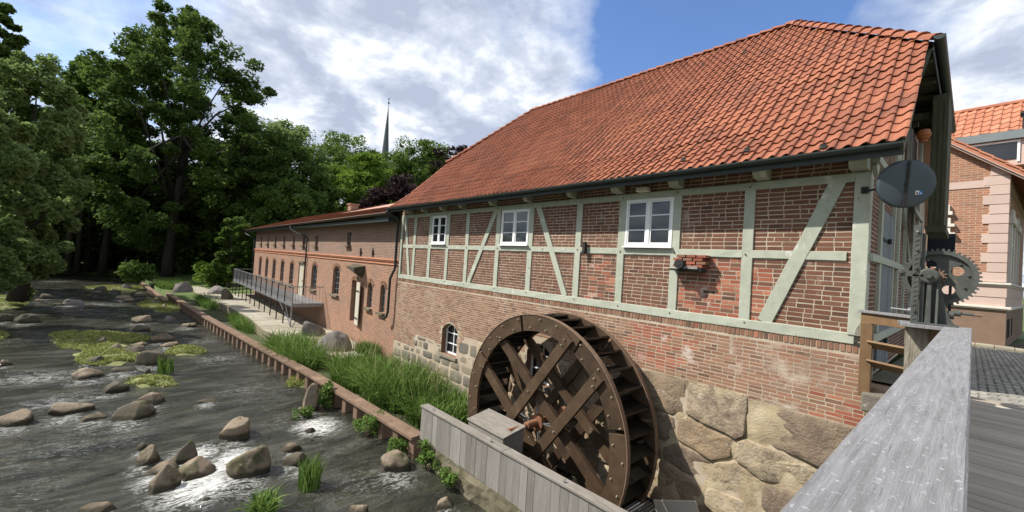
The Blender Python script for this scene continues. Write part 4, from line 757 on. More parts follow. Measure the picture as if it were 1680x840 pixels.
# ================================================================== ANNEX (long low brick building)
annex = thing('annex_building', 'long low red brick building with arched iron windows left of the timber framed mill', 'building', (-34, 0, -4.9))
AX0, AX1, AY = -50.6, -17.80, 0.0
LOW = [(-47.54, 1.15, -2.70, -0.97, .3), (-44.66, 1.15, -2.70, -.97, .3), (-41.78, 1.15, -2.70, -.97, .3), (-38.91, 1.15, -2.70, -.97, .3), (-36.02, 1.15, -2.70, -.97, .3), (-33.45, 1.25, -3.34, -.86, 0.0), (-30.29, 1.2, -2.63, -.88, .35), (-25.99, 1.15, -2.55, -.82, .35), (-23.0, 0.85, -3.75, -1.45, .12), (-20.9, .62, -2.75, -1.42, .3), (-19.38, .58, -2.8, -1.42, .3)]
UP = [(x, .62, .38, 1.10, 0) for x in (-47.9, -44.94, -42.04, -39.01, -36.05, -33.33, -30.33)] + [(-24.38, .62, .50, 1.25, 0)]
mb = MB(); wall_panel(mb, AX0, AX1, -6.2, -0.30, AY, LOW, .3, mi=0); wall_panel(mb, AX0, AX1, -0.30, 2.1, AY + .02, UP, .25, mi=1)
mb.add([(AX0, AY, -6.2), (AX0, 10, -6.2), (AX0, 10, 1.9), (AX0, 5, 3.6), (AX0, AY, 1.9)], [(0, 1, 2, 3, 4)], mi=1); mb.add([(AX1, AY, -6.2), (AX1, 10, -6.2), (AX1, 10, 1.9), (AX1, 5, 3.7), (AX1, AY, 1.9)], [(0, 1, 2, 3, 4)], mi=1)
mb.add([(AX0, 10, -6.2), (AX1, 10, -6.2), (AX1, 10, 2), (AX0, 10, 2)], [(0, 1, 2, 3)], mi=1); aw = mb.build('wall', ['annex_brick', 'annex_upper'], annex)
mb = MB(); mb.box(AX0 + .2, AX1 - .2, .55, .6, -4.5, 2.0); mb.build('interior_screen', 'dark', annex)
mb = MB(); mb.box(AX0 - .03, AX1, -.05, .01, -.27, -.20); mb.box(AX0 - .03, AX1, -.09, .01, -.20, -.13); mb.box(AX0 - .03, AX1, -.05, .01, -.41, -.36); mb.build('string_course', 'orange_brick', annex, bevel=.01)
for i, c in enumerate(LOW):
    if i in (5, 8): continue
    arched(*c[:5], .14, annex, mframe='steel', cols=3, rows=5, fw=.025, bw=.012, sill='concrete')
for c in UP: arched(c[0], c[1], c[2], c[3], .0001, .14, annex, mframe='steel', cols=3, rows=3, fw=.03, bw=.012, sill='concrete')
# brick arches over the annex windows
for i, c in enumerate(LOW):
    if i == 5: continue
    cx, w_, zb, zt, rise = c; mb = MB(); n = 9
    for k in range(n):
        a_ = math.radians(165 - 150 * (k + .5) / n); rr = w_ / 2 + .09; x = cx + math.cos(a_) * rr; z = zt - rise + math.sin(a_) * (rise + .10)
        mb.beam((x - math.cos(a_) * .1, -.008, z - math.sin(a_) * .1), (x + math.cos(a_) * .1, -.008, z + math.sin(a_) * .1), .03, .09, up=(1, 0, 0), tint=R.random())
    mb.build('window_arch', 'brick_base', annex)
mb = MB(); mb.box(-34.0, -32.88, .05, .09, -3.34, -.95)
for k in range(5): mb.box(-33.98 + k * .225, -33.97 + k * .225, .04, .05, -3.3, -.97)
dr = mb.build('door', 'cream', annex); mb = MB(); mb.box(-34.15, -32.75, -.10, .05, -.93, -.80); mb.build('lintel', 'concrete', dr); mb = MB(); mb.box(-32.99, -32.95, .0, .05, -2.3, -2.15); mb.build('handle', 'darkiron', dr)
# open shuttered doorway, brick hood over it
mb = MB(); mb.box(-23.45, -22.55, .24, .28, -3.75, -1.4); mb.build('door', 'doorwood', annex)
mb = MB()
for k in range(4): mb.beam((-22.46 + k * .2, -.06 - k * .035, -3.82), (-22.46 + k * .2, -.06 - k * .035, -1.52), .192, .04, up=(.17, .98, 0), tint=R.random())
sh = mb.build('shutter', 'palewood', annex); mb = MB(); mb.beam((-22.58, -.075, -2.0), (-21.85, -.20, -2.0), .012, .08); mb.beam((-22.58, -.075, -3.46), (-21.85, -.20, -3.46), .012, .08); mb.build('strap_hinge', 'darkiron', sh)
mb = MB(); mb.add([(-23.2, 0, -.55), (-21.7, 0, -.6), (-21.75, 0, -1.0), (-22.1, 0, -1.25), (-23.1, -.55, -.72), (-21.75, -.6, -.72), (-21.8, -.55, -1.0)], [(0, 1, 5, 4), (4, 5, 6), (4, 6, 3), (1, 2, 6, 5), (2, 3, 6), (0, 4, 3)]); mb.build('stone_hood', 'rockD', annex)
for x in (-22.45, -20.85):
    mb = MB()
    for sx_, sz_ in ((.13, .05), (.05, .24)): mb.prism([(-sx_, 0), (0, -sz_), (sx_, 0), (0, sz_)], lambda u, v, d, x=x: (x + u, -d, .12 + v), .0, .05)
    mb.build('anchor_plate', 'darkiron', annex)
# roof of the annex
mb = MB(); ex0, ex1 = -53.6, -18.0
mb.add([(ex0, -.65, 1.82), (ex1, -.65, 1.98), (ex1 + .1, 5, 4.10), (ex0, 5, 3.78), (ex0, -.65, 1.74), (ex1, -.65, 1.90), (ex1, 5, 4.02), (ex0, 5, 3.70)], [(0, 1, 2, 3), (7, 6, 5, 4), (0, 4, 5, 1), (0, 3, 7, 4)])
mb.add([(ex0, 10.6, 1.8), (ex1, 10.6, 1.8), (ex1, 5, 4.05), (ex0, 5, 3.75)], [(0, 1, 2, 3)]); rf = mb.build('roof', 'tile_far', annex)
mb = MB(); n = int((ex1 - ex0) / .24)
for i in range(n):
    x = ex0 + i * .24; t0 = R.random()
    for j in range(15):
        f0, f1 = j / 15, (j + 1.15) / 15; ya, yb_ = -.72 + 5.7 * f0, -.72 + 5.7 * f1; za = np.interp(x, [ex0, ex1], [1.84, 2.0]) + 2.02 * f0; zb_ = np.interp(x, [ex0, ex1], [1.84, 2.0]) + 2.02 * f1
        mb.add([(x, ya, za + .014), (x + .17, ya, za + .014), (x + .24, ya, za + .03), (x, yb_, zb_ + .006), (x + .17, yb_, zb_ + .006), (x + .24, yb_, zb_ + .022), (x, ya, za - .01), (x + .17, ya, za - .01), (x + .24, ya, za + .006)], [(0, 1, 4, 3), (1, 2, 5, 4), (6, 7, 1, 0), (7, 8, 2, 1)], tint=R.random())
mb.build('tiling', 'tile_far', rf, kind='stuff')
mb = MB(); mb.box(-37.6, -36.9, 4.6, 5.3, 3.4, 4.35); mb.box(-37.68, -36.82, 4.52, 5.38, 4.35, 4.45); mb.build('chimney', 'annex_brick', annex)
mb = MB(); gutter(mb, (ex0, -.74, 1.83), (ex1, -.74, 1.98), r=.07); mb.box(ex0, ex1, -.62, -.60, 1.6, 1.76); mb.build('gutter', 'gutter', annex)
mb = MB(); mb.add([(ex0, -.62, 1.66), (ex1, -.62, 1.72), (ex1, 0.02, 1.9), (ex0, 0.02, 1.84)], [(0, 1, 2, 3)]); mb.build('soffit', 'soffit', annex)
mb = MB(); mb.box(-19.6, -18.05, -.55, -.1, 1.62, 1.9); mb.build('eave_box', 'gutter', annex)
for x, zb_ in ((-32.15, -3.2), (-50.75, -4.6)):
    mb = MB(); mb.tube([(x - 2.2, -.74, 1.76), (x - 2.1, -.72, 1.55), (x - 1.4, -.5, 1.3), (x - .3, -.14, 1.05), (x, -.1, .85), (x, -.1, zb_)], .055, 8); mb.build('downpipe', 'darkiron' if x > -40 else 'gutter', annex, smooth=True)
# ================================================================== WATER WHEEL
WX, WZ0, WR = -7.13, -3.88, 2.66
wheel = thing('water_wheel', 'large brown timber mill wheel with black paddles turning against the mill wall', 'water wheel', (WX, -1.0, WZ0 - WR))
def wp(r, a, y): return (WX + r * math.cos(a), y, WZ0 + r * math.sin(a))
NS = 8; RI = 2.25
for yc in (-1.54, -0.44):
    for k in range(NS):   # felloe segments
        mb = MB(); a0, a1 = 2 * math.pi * (k + .02) / NS + .25, 2 * math.pi * (k + .98) / NS + .25; n = 8; vs = []
        jy = R.uniform(-.006, .006)
        for i in range(n + 1):
            a_ = a0 + (a1 - a0) * i / n
            for r, y in ((RI, yc - .045 + jy), (WR - .01, yc - .045 + jy), (WR - .01, yc + .045 + jy), (RI, yc + .045 + jy)): vs.append(wp(r, a_, y))
        fs = [(4 * i + q, 4 * i + (q + 1) % 4, 4 * i + 4 + (q + 1) % 4, 4 * i + 4 + q) for i in range(n) for q in range(4)] + [(0, 1, 2, 3), (4 * n + 3, 4 * n + 2, 4 * n + 1, 4 * n)]
        mb.add(vs, fs); mb.build('felloe', 'wheelwood', wheel, bevel=.008)
    mb = MB(); n = 96; vs = []
    for i in range(n):
        a_ = 2 * math.pi * i / n
        for r, y in ((WR - .008, yc - .055), (WR + .012, yc - .055), (WR + .012, yc + .055), (WR - .008, yc + .055)): vs.append(wp(r, a_, y))
    mb.add(vs, [(4 * i + q, 4 * i + (q + 1) % 4, (4 * i + 4 + (q + 1) % 4) % (4 * n), (4 * i + 4 + q) % (4 * n)) for i in range(n) for q in range(4)]); mb.build('iron_band', 'rust', wheel)
    # eight chords crossing in pairs
    for A, lay_ in ((53, 0), (-36.9, 1)):
        d = np.array([math.cos(math.radians(A)), math.sin(math.radians(A))]); nn = np.array([-d[1], d[0]]); s_ = -1 if yc < -1 else 1
        for off in (-.55, .55):
            y = yc + (s_ * .085 if lay_ == 0 else -s_ * .085) + (0 if lay_ == 0 else -s_ * .01)
            h = math.sqrt((WR - .14) ** 2 - off ** 2); p = nn * off
            mb = MB(); mb.beam((WX + p[0] - d[0] * h, y, WZ0 + p[1] - d[1] * h), (WX + p[0] + d[0] * h, y, WZ0 + p[1] + d[1] * h), .10 if lay_ == 0 else .13, .26, up=(nn[0], 0, nn[1]), seg=10, jit=.004); mb.build('spoke', 'wheelwood', wheel, bevel=.008)
pad = None; NP = 36
for k in range(NP):
    a_ = 2 * math.pi * k / NP + .03
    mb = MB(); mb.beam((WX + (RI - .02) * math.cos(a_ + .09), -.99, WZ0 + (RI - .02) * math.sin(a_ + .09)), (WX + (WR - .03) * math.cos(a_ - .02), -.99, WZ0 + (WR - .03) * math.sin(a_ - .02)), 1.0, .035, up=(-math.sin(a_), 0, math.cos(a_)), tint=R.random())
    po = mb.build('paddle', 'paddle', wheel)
    mb = MB(); mb.beam(wp(WR - .05, a_ - .02, -1.49), wp(WR - .05, a_ - .02, -.49), .035, .03, up=(math.cos(a_), 0, math.sin(a_)), tint=R.random()); mb.build('paddle_edge', 'wheelwood', po)
# sole boards behind alternate paddles
for k in range(0, NP):
    a_ = 2 * math.pi * (k + .5) / NP + .03
    if R.random() < .95: mb = MB(); mb.beam(wp(RI + .02, a_, -1.49), wp(RI + .02, a_, -.49), .20, .025, up=(math.cos(a_), 0, math.sin(a_)), tint=R.random()); mb.build('sole_board', 'paddle', wheel)
mb = MB()
for yc in (-1.54,):
    for k in range(48):
        a_ = 2 * math.pi * k / 48 + R.uniform(-.03, .03); r = (RI + .09) if k % 2 else (WR - .1)
        mb.tube([wp(r, a_, yc - .04), wp(r, a_, yc - .085)], [.02, .015], 7, tint=R.random())
    for A, yy, sg in ((53, yc - .135, 1), (-36.9, yc - .02, 1)):
        d = np.array([math.cos(math.radians(A)), math.sin(math.radians(A))]); nn = np.array([-d[1], d[0]])
        for off in (-.55, .55):
            for s_ in (-2.35, -2.2, -.55, .55, 2.2, 2.35):
                q = nn * (off + R.uniform(-.05, .05)) + d * s_; mb.tube([(WX + q[0], yy, WZ0 + q[1]), (WX + q[0], yy - .045, WZ0 + q[1])], [.02, .015], 7, tint=R.random())
mb.build('bolt', 'bolt', wheel, kind='stuff')
mb = MB(); mb.tube([(WX, -2.35, WZ0), (WX, -1.80, WZ0)], .05, 16); mb.tube([(WX, -1.80, WZ0), (WX, .3, WZ0)], .09, 16); ax_ = mb.build('axle', 'rusthub', wheel, smooth=False)
for yc in (-1.40, -.35):
    mb = MB(); mb.tube([(WX, yc - .06, WZ0), (WX, yc - .05, WZ0), (WX, yc + .05, WZ0), (WX, yc + .06, WZ0)], [.14, .2, .2, .14], 18); mb.build('hub', 'rusthub', wheel)
    for k in range(4):
        a_ = math.radians(53 - 45 + 90 * k); d = (math.cos(a_), math.sin(a_)); mb = MB()
        for s_ in (-.09, .09): mb.beam((WX + d[0] * .8 - d[1] * s_, yc + .1, WZ0 + d[1] * .8 + d[0] * s_), (WX + d[0] * .18, yc - .02, WZ0 + d[1] * .18), .022, .022)
        mb.build('tie_rod', 'steel', wheel)
        mb = MB(); mb.box(WX + d[0] * .8 - .09, WX + d[0] * .8 + .09, yc + .02, yc + .14, WZ0 + d[1] * .8 - .07, WZ0 + d[1] * .8 + .07); mb.build('clamp', 'darkiron', wheel, bevel=.01)
# bearing box
bb = thing('bearing_box', 'weathered wooden lidded box over the axle end between plank fence and wheel', 'box', (-7.7, -2.3, -5.4))
mb = MB(); bx0, bx1, by0, by1 = -8.35, -7.02, -2.62, -1.98
mb.add([(bx0, by0, -4.45), (bx1, by0, -4.45), (bx1, by1, -4.45), (bx0, by1, -4.45), (bx0, by0, -3.98), (bx1, by0, -3.98), (bx1, by1, -3.86), (bx0, by1, -3.86)], [(0, 1, 5, 4), (1, 2, 6, 5), (2, 3, 7, 6), (3, 0, 4, 7), (0, 3, 2, 1)]); mb.box(bx0, bx1, by0 - .005, by0, -4.19, -4.18); mb.build('body', 'capwood', bb)
mb = MB(); mb.beam((bx0 - .04, (by0 + by1) / 2, -3.895), (bx1 + .04, (by0 + by1) / 2, -3.895), .72, .035, up=(0, -.18, 1)); mb.build('lid', 'capwood', bb, bevel=.006)
mb = MB(); mb.box(bx0 + .05, bx1 - .05, by0 + .05, by1 - .02, -6.4, -4.45); mb.build('pier', 'concrete', bb)
# ================================================================== PLANK FENCE on its concrete footing
fence = thing('plank_fence', 'grey vertical plank screen with flat cap between river and mill wheel', 'fence', (-6, -2.95, -6))
FX0, FX1 = -10.08, -1.6
def ftop(x): return np.interp(x, [FX0, -3.9], [-4.06, -3.97])
x = FX0; k = 0
while x < FX1:
    w_ = R.uniform(.19, .235); mb = MB(); zt = float(ftop(x)) - .04; mb.box(x + .003, x + w_ - .004, -2.945 + R.uniform(-.006, .004), -2.91, -4.96 + R.uniform(-.01, .01), zt, tint=R.random()); mb.build('plank', 'greywood', fence); x += w_; k += 1
for a, b in ((FX0 - .03, -6.62), (-6.61, -3.6), (-3.59, FX1)):
    mb = MB(); mb.beam((a, -2.86, float(ftop(a)) - .015), (b, -2.86, float(ftop(b)) - .015), .24, .05, seg=6, jit=.003, tint=R.random()); mb.build('cap', 'capwood', fence, bevel=.006)
for zz_ in (-4.3, -4.8): mb = MB(); mb.box(FX0 + .02, FX1, -2.905, -2.84, zz_ - .04, zz_ + .04); mb.build('rail', 'greywood', fence)
for x in (-9.55, -7.1, -4.95, -3.0):
    mb = MB(); zt = float(ftop(x)) + .012; mb.tube([(x, -2.9 + .03 * math.cos(q), zt + .035 + .03 * math.sin(q)) for q in np.linspace(0, 2 * math.pi, 9)], .006, 5); mb.tube([(x, -2.9, zt), (x, -2.9, zt + .02)], .03, 8); mb.build('ring_bolt', 'steel', fence)
def rough_wall(name, x0, x1, y, z0, z1, depth, m, nx, nz, amp, parent=None, s=1.5):
    mb = MB(); vs = []
    for j in range(nz + 1):
        for i in range(nx + 1):
            x = x0 + (x1 - x0) * i / nx; z = z0 + (z1 - z0) * j / nz; e = 1 if 0 < j < nz else .2
            vs.append((x, y - e * amp * (mnoise.noise(Vector((x * s, z * s, 3.1))) + .5 * mnoise.noise(Vector((x * s * 3, z * s * 3, 1))) + .4), z))
    fs = [(j * (nx + 1) + i, j * (nx + 1) + i + 1, (j + 1) * (nx + 1) + i + 1, (j + 1) * (nx + 1) + i) for j in range(nz) for i in range(nx)]
    o = len(vs); vs += [(x0, y + depth, z1), (x1, y + depth, z1), (x0, y + depth, z0), (x1, y + depth, z0)]
    fs.append(tuple([nz * (nx + 1) + i for i in range(nx + 1)] + [o + 1, o])); fs.append(tuple([j * (nx + 1) for j in range(nz + 1)] + [o, o + 2])); fs.append(tuple([j * (nx + 1) + nx for j in range(nz + 1)] + [o + 1, o + 3])); fs.append((o, o + 1, o + 3, o + 2))
    mb.add(vs, fs); return mb.build(name, m, parent, smooth=False)
rough_wall('footing', FX0 - .03, FX1, -2.94, -6.4, -4.97, .42, 'concrete', 60, 12, .09, fence)
# flume boards low beside the wheel
sb = MB(); a_ = onZ(1128, 840, -4.9); b_ = onZ(1182, 822, -4.9); sb.beam((-4.35, -.55, -5.0), (-3.55, -.35, -4.72), .05, .40, up=(0, 0, 1)); tag(sb.build('flume_board', 'palewood', None, bevel=.005), 'pale plank set on edge below the stone wall right of the wheel', 'board')
gr = thing('metal_grating', 'dark metal walkway grating low beside the wheel shadow', 'grating', (-4.9, -.5, -5.3))
mb = MB(); mb.box(-5.5, -4.4, -1.1, -1.05, -5.1, -5.02); mb.box(-5.5, -4.4, -.25, -.2, -5.1, -5.02); mb.build('frame', 'darkiron', gr)
for k in range(14): mb = MB(); mb.box(-5.48 + k * .08, -5.465 + k * .08, -1.05, -.25, -5.1, -5.04); mb.build('bar', 'steel', gr)
# ================================================================== SHEET PILING
pil = thing('sheet_piling', 'rusty steel sheet pile wall with wide flat capping along the river', 'retaining wall', (-25, -4.4, -6))
def bl(t0, t1, n): return [(x, float(yb(x))) for x in np.linspace(t0, t1, n)]
pts = bl(-51.8, -10.1, 60)
def offs(pts, d): 
    o = []
    for i, p in enumerate(pts):
        a = pts[max(0, i - 1)]; b = pts[min(len(pts) - 1, i + 1)]; dx, dy = b[0] - a[0], b[1] - a[1]; L = math.hypot(dx, dy); o.append((p[0] - dy / L * d, p[1] + dx / L * d))
    return o
for lo_, hi_ in ((0, 19), (19, 30), (30, 40), (40, 49), (49, 59)):
    seg = pts[lo_:hi_ + 1]; A = offs(seg, -.20); B = offs(seg, .22); mb = MB(); vs = []
    for (a, b) in zip(A, B): vs += [(a[0], a[1], -4.99), (a[0], a[1], -4.89), (b[0], b[1], -4.89), (b[0], b[1], -4.99)]
    n = len(seg) - 1; mb.add(vs, [(4 * i + q, 4 * i + (q + 1) % 4, 4 * i + 4 + (q + 1) % 4, 4 * i + 4 + q) for i in range(n) for q in range(4)] + [(0, 1, 2, 3), (4 * n + 3, 4 * n + 2, 4 * n + 1, 4 * n)]); mb.build('capping', 'rust', pil, bevel=.012)
x = -51.8
mb0 = MB(); prof = [(-.42, .0), (-.24, .0), (-.13, -.2), (.13, -.2), (.24, .0), (.42, 0)]; prof = [(u, v * 1.0 + .12) for u, v in prof]
vs = [(u, v, z) for z in (-6.4, -4.96) for u, v in prof] + [(u, v + .015, z) for z in (-6.4, -4.96) for u, v in prof]
mb0.add(vs, [(i, i + 1, 7 + i, 6 + i) for i in range(5)] + [(12 + i, 18 + i, 19 + i, 13 + i) for i in range(5)]); first = None
while x < -10.2:
    y = float(yb(x)); a_ = math.atan2(float(yb(x + .1)) - y, .1)
    if first is None: o = mb0.build('sheet_pile', 'rust', pil); first = o
    else: o = inst(first, pil)
    o.matrix_basis = Matrix.Translation((x + .42, y, R.uniform(-.004, .004))) @ Matrix.Rotation(a_, 4, 'Z'); x += .84
pil2 = thing('sheet_piling', 'darker far stretch of rusty piling stepped back under the trees', 'retaining wall', (-60, -8, -6))
A_ = onZ(272, 492, -5.05); B_ = onZ(232, 463, -5.05); mb = MB(); mb.beam((A_[0], A_[1], -5.1), (B_[0], B_[1], -5.1), .35, .12); mb.build('capping', 'rust', pil2); mb = MB(); mb.beam((A_[0], A_[1] + .05, -5.7), (B_[0], B_[1] + .05, -5.7), .1, 1.1); mb.build('sheet_pile', 'rust', pil2)
cp = [(x, float(yb(x)) + .12) for x in np.linspace(-49.4, -11.3, 30)]; mb = MB(); mb.add([(a, b, -5.31) for a, b in cp] + [(a, -.04, -5.31) for a, b in cp], [(i, i + 1, 31 + i, 30 + i) for i in range(29)]); mb.build('channel_bed', 'soil', None, kind='structure')
# ================================================================== FLAGSTONE PLATFORM, BOULDERS, WALKWAY
plat = thing('stone_platform', 'pale flagstone terrace with stained side wall in front of the brick annex', 'terrace', (-33, -1.8, -5.4))
PZ = -4.75
edge = [onZ(x, y, PZ)[:2] for x, y in ((306, 470), (322, 480), (345, 490), (380, 505), (408, 520), (432, 541), (470, 556), (520, 575), (566, 588), (596, 584))]
edge = [tuple(e) for e in edge]; inner = [(e[0], -.02) for e in edge]
mb = MB(); n = len(edge); vs = [(e[0], e[1], z) for e in edge for z in (-5.6, PZ - .03)]
mb.add(vs, [(2 * i, 2 * i + 2, 2 * i + 3, 2 * i + 1) for i in range(n - 1)]); mb.add([(e[0], e[1], PZ - .03) for e in edge] + [(i[0], i[1], PZ - .03) for i in inner[::-1]], [tuple(range(2 * n))]); mb.add([(edge[-1][0], edge[-1][1], -5.6), (edge[-1][0], -.02, -5.6), (edge[-1][0], -.02, PZ - .03), (edge[-1][0], edge[-1][1], PZ - .03)], [(0, 1, 2, 3)])
mb.build('side_wall', 'slabside', plat)
ex = [e[0] for e in edge]; ey = [e[1] for e in edge]; x = ex[0]
while x < ex[-1] - .3:
    L = R.uniform(1.0, 1.7); x2 = min(x + L, ex[-1]); nrow = 3
    ya, yb2 = float(np.interp(x, ex, ey)), float(np.interp(x2, ex, ey)); cut = sorted([R.uniform(.25, .4), R.uniform(.6, .75)]); fr_ = [0] + cut + [1.0]
    for r in range(nrow):
        a0, a1 = ya * (1 - fr_[r]) - .03, ya * (1 - fr_[r + 1]) - .03; b0, b1 = yb2 * (1 - fr_[r]) - .03, yb2 * (1 - fr_[r + 1]) - .03; dz = R.uniform(-.008, .008); g_ = .015
        mb = MB(); mb.prism([(x + g_, a0 + g_), (x2 - g_, b0 + g_), (x2 - g_, b1 - g_), (x + g_, a1 - g_)], lambda u, v, d: (u, v, PZ + d), -.05, dz, tint=R.random()); mb.build('flagstone', 'slab', plat)
    x = x2
def rock_mesh(name, w_, d_, h_, seed, sub=4, m='rockA', sharp=.1, flat=.0):
    bm = bmesh.new(); bmesh.ops.create_icosphere(bm, subdivisions=sub, radius=1.0); rr = random.Random(seed); o3 = Vector((rr.uniform(0, 99), rr.uniform(0, 99), rr.uniform(0, 99)))
    planes = [(Vector((rr.gauss(0, 1), rr.gauss(0, 1), rr.gauss(.2, 1))).normalized(), rr.uniform(.56, .88)) for _ in range(11 if m != 'rockG' else 3)]
    for v in bm.verts:
        p = v.co.copy(); n0 = p.normalized(); r = 1 + .22 * mnoise.noise(n0 * 1.3 + o3) + .09 * mnoise.noise(n0 * 3.2 + o3) + .035 * mnoise.noise(n0 * 8 + o3); q = n0 * r; fine_ = .022 * mnoise.noise(n0 * 14 + o3) - .05 * max(0, .12 - abs(mnoise.noise(n0 * 2.1 + o3)))
        for pn, pd in planes:
            e = q.dot(pn) - pd
            if e > 0: q -= pn * e * (1 - sharp)
        q *= 1 + fine_; v.co = Vector((q.x * w_ / 2, q.y * d_ / 2, q.z * h_))
    me = bpy.data.meshes.new(name); bm.to_mesh(me); bm.free(); me.polygons.foreach_set('use_smooth', np.ones(len(me.polygons), dtype=bool)); me.materials.append(M[m]); return me
def rock(px, py, wpx, hpx, label, m='rockA', z=WZ, group=None, tilt=0.0, name='boulder', cat='rock', sink=.35, seed=None):
    a = onZ(px - wpx / 2, py + hpx * .30, z); b = onZ(px + wpx / 2, py + hpx * .30, z); c = (a + b) / 2; w_ = float(np.hypot(*(b - a)[:2])); dd = proj(c)[2]; h_ = hpx * dd / 680 * (.95)
    # the pixel height also contains the seen top surface
    dist = math.hypot(*(c - EYE)[:2]); elev = math.atan2(abs(z), dist); dep = w_ * .8; h_ = max(.08, (h_ - dep * math.sin(elev) * (.25 if z > WZ + .1 else .55)) / math.cos(elev))
    me = rock_mesh(name, w_, dep, h_ * (1 + sink), seed or int(px * 7 + py), 4 if wpx > 30 else 3, m)
    o = bpy.data.objects.new(name, me); C.objects.link(o); away = (c - EYE); away[2] = 0; away /= np.linalg.norm(away)
    o.location = (c[0] + away[0] * dep * .25, c[1] + away[1] * dep * .25, z - h_ * sink * .3)
    vd = math.atan2(away[1], away[0]) - math.pi / 2; o.rotation_euler = (0, tilt, vd + R.uniform(-.25, .25)); tag(o, label, cat, group); return o
rock(547, 566, 54, 31, 'large purple grey boulder on the terrace nearer the mill', 'rockG', PZ, sink=.1)
rock(511, 543, 48, 26, 'large grey brown boulder on the terrace behind its twin by the walkway end', 'rockG', PZ, sink=.1)
rock(360, 478, 36, 14, 'pale grey boulder at the far terrace end beside a darker one', 'rockG', PZ, sink=.1)
rock(372, 484, 24, 22, 'dark grey boulder touching the paler one at the far terrace end', 'rockD', PZ, sink=.1)
rock(300, 474, 36, 16, 'long low pale rock slab where the terrace meets the grass', 'rockG', -4.9, sink=.3)
walk = thing('metal_walkway', 'raised steel walkway with mesh railing along the annex wall', 'walkway', (-38, -1.2, PZ))
WY, WA, WB, WT, WD = -1.85, -49.6, -27.9, -2.26, -3.30
mb = MB(); mb.box(WA, WB, WY, -.02, WD - .05, WD); mb.build('deck', 'steel', walk)
mb = MB(); mb.box(WA, WB, WY - .03, WY + .03, WD - .2, WD - .02); mb.box(WB - .06, WB, WY + .03, -.05, WD - .22, WD - .055); mb.build('edge_beam', 'steel', walk)
mb = MB(); mb.beam((WA, WY, WT), (WB, WY, WT), .05, .05); mb.beam((WB, WY, WT), (WB, -.1, WT), .05, .05); mb.beam((WA, WY, WT), (WA, -.1, WT), .05, .05); mb.beam((WA, WY, WD + .1), (WB, WY, WD + .1), .03, .03); mb.build('handrail', 'steel', walk)
for i in range(13):
    x = WA + (WB - WA) * i / 12; mb = MB(); mb.beam((x, WY, WT), (x, WY - .02, PZ), .065, .065, tint=.4); mb.build('post', 'darkiron' if i < 12 else 'steel', walk)
bars = MB(); nb = int((WB - WA) / .12)
for i in range(nb): x = WA + (WB - WA) * i / nb; bars.box(x - .007, x + .007, WY - .006, WY + .006, WD + .1, WT)
bars.build('baluster', 'steel', walk, kind='stuff')
for i in range(9): y = WY + .2 * i + .15; mb = MB(); mb.box(WB - .01, WB + .01, y - .008, y + .008, WD, WT); mb.build('baluster', 'steel', walk)
mb = MB(); mb.beam((WB, WY, PZ + .1), (WB - 3.4, WY, WD - .1), .03, .03); mb.beam((WB - 1.7, WY, WD - .1), (WB - .3, WY, PZ + .1), .03, .03); mb.build('brace', 'steel', walk)
# ================================================================== RIVER BOULDERS
for r in RK: rock(*r[:5], m=r[5], tilt=(.35 if 'tilted' in r[4] else 0))
# ================================================================== VEGETATION
def blades(name, cx, cy, rx, ry, z, n, h, w_, m='grass', lean=.5, label=None, cat='plant', group=None, kind=None, seed=0, segs=4, keep=None, hv=.35, parent=None):
    rg = np.random.default_rng(seed + 11); a = rg.uniform(0, 2 * math.pi, n); r = np.sqrt(rg.uniform(0, 1, n)); bx = cx + rx * r * np.cos(a); by = cy + ry * r * np.sin(a)
    if keep is not None: k = keep(bx, by); bx, by, a, r = bx[k], by[k], a[k], r[k]; n = len(bx)
    if callable(z): bz = z(bx, by)
    else: bz = np.full(n, z)
    th = rg.uniform(0, 2 * math.pi, n); hh = h * rg.uniform(1 - hv, 1 + hv * .4, n); ln = lean * rg.uniform(.1, 1.25, n); ld = rg.uniform(0, 2 * math.pi, n) * .9 + a * .1
    wx, wy = np.cos(th) * w_ / 2, np.sin(th) * w_ / 2; V = np.zeros((n, segs + 1, 2, 3))
    for s in range(segs + 1):
        t = s / segs; ws = (1 - t ** 2.2) * .97 + .03; out_ = ln * hh * t ** 2; up_ = hh * (t - .28 * ln * t ** 3)
        for k, sg in enumerate((-1, 1)):
            V[:, s, k, 0] = bx + np.cos(ld) * out_ + sg * wx * ws; V[:, s, k, 1] = by + np.sin(ld) * out_ + sg * wy * ws; V[:, s, k, 2] = bz + up_
    base = (np.arange(n) * (segs + 1) * 2)[:, None]; q = np.concatenate([base + np.array([2 * s, 2 * s + 1, 2 * s + 3, 2 * s + 2]) for s in range(segs)], 1).reshape(-1, 4)
    tn = np.repeat(rg.uniform(0, 1, n), segs); o = fastmesh(name, V.reshape(-1, 3), q, m, tints=tn, kind=kind, parent=parent)
    if label: tag(o, label, cat, group)
    return o
def leaves(ctr, size, seed=0, elong=1.5, droop=0.0):
    rg = np.random.default_rng(seed); n = len(ctr); nv = rg.normal(0, 1, (n, 3)); nv[:, 2] = np.abs(nv[:, 2]) + .35; nv /= np.linalg.norm(nv, axis=1)[:, None]
    t = rg.normal(0, 1, (n, 3)); t[:, 2] -= droop; t -= nv * (t * nv).sum(1)[:, None]; t /= np.linalg.norm(t, axis=1)[:, None]; b = np.cross(nv, t); s = size * rg.uniform(.6, 1.25, n)[:, None]
    V = np.stack([ctr - t * s * elong * .5, ctr + b * s * .42, ctr + t * s * elong * .5, ctr - b * s * .42], 1); return V.reshape(-1, 3), np.arange(n * 4).reshape(-1, 4)
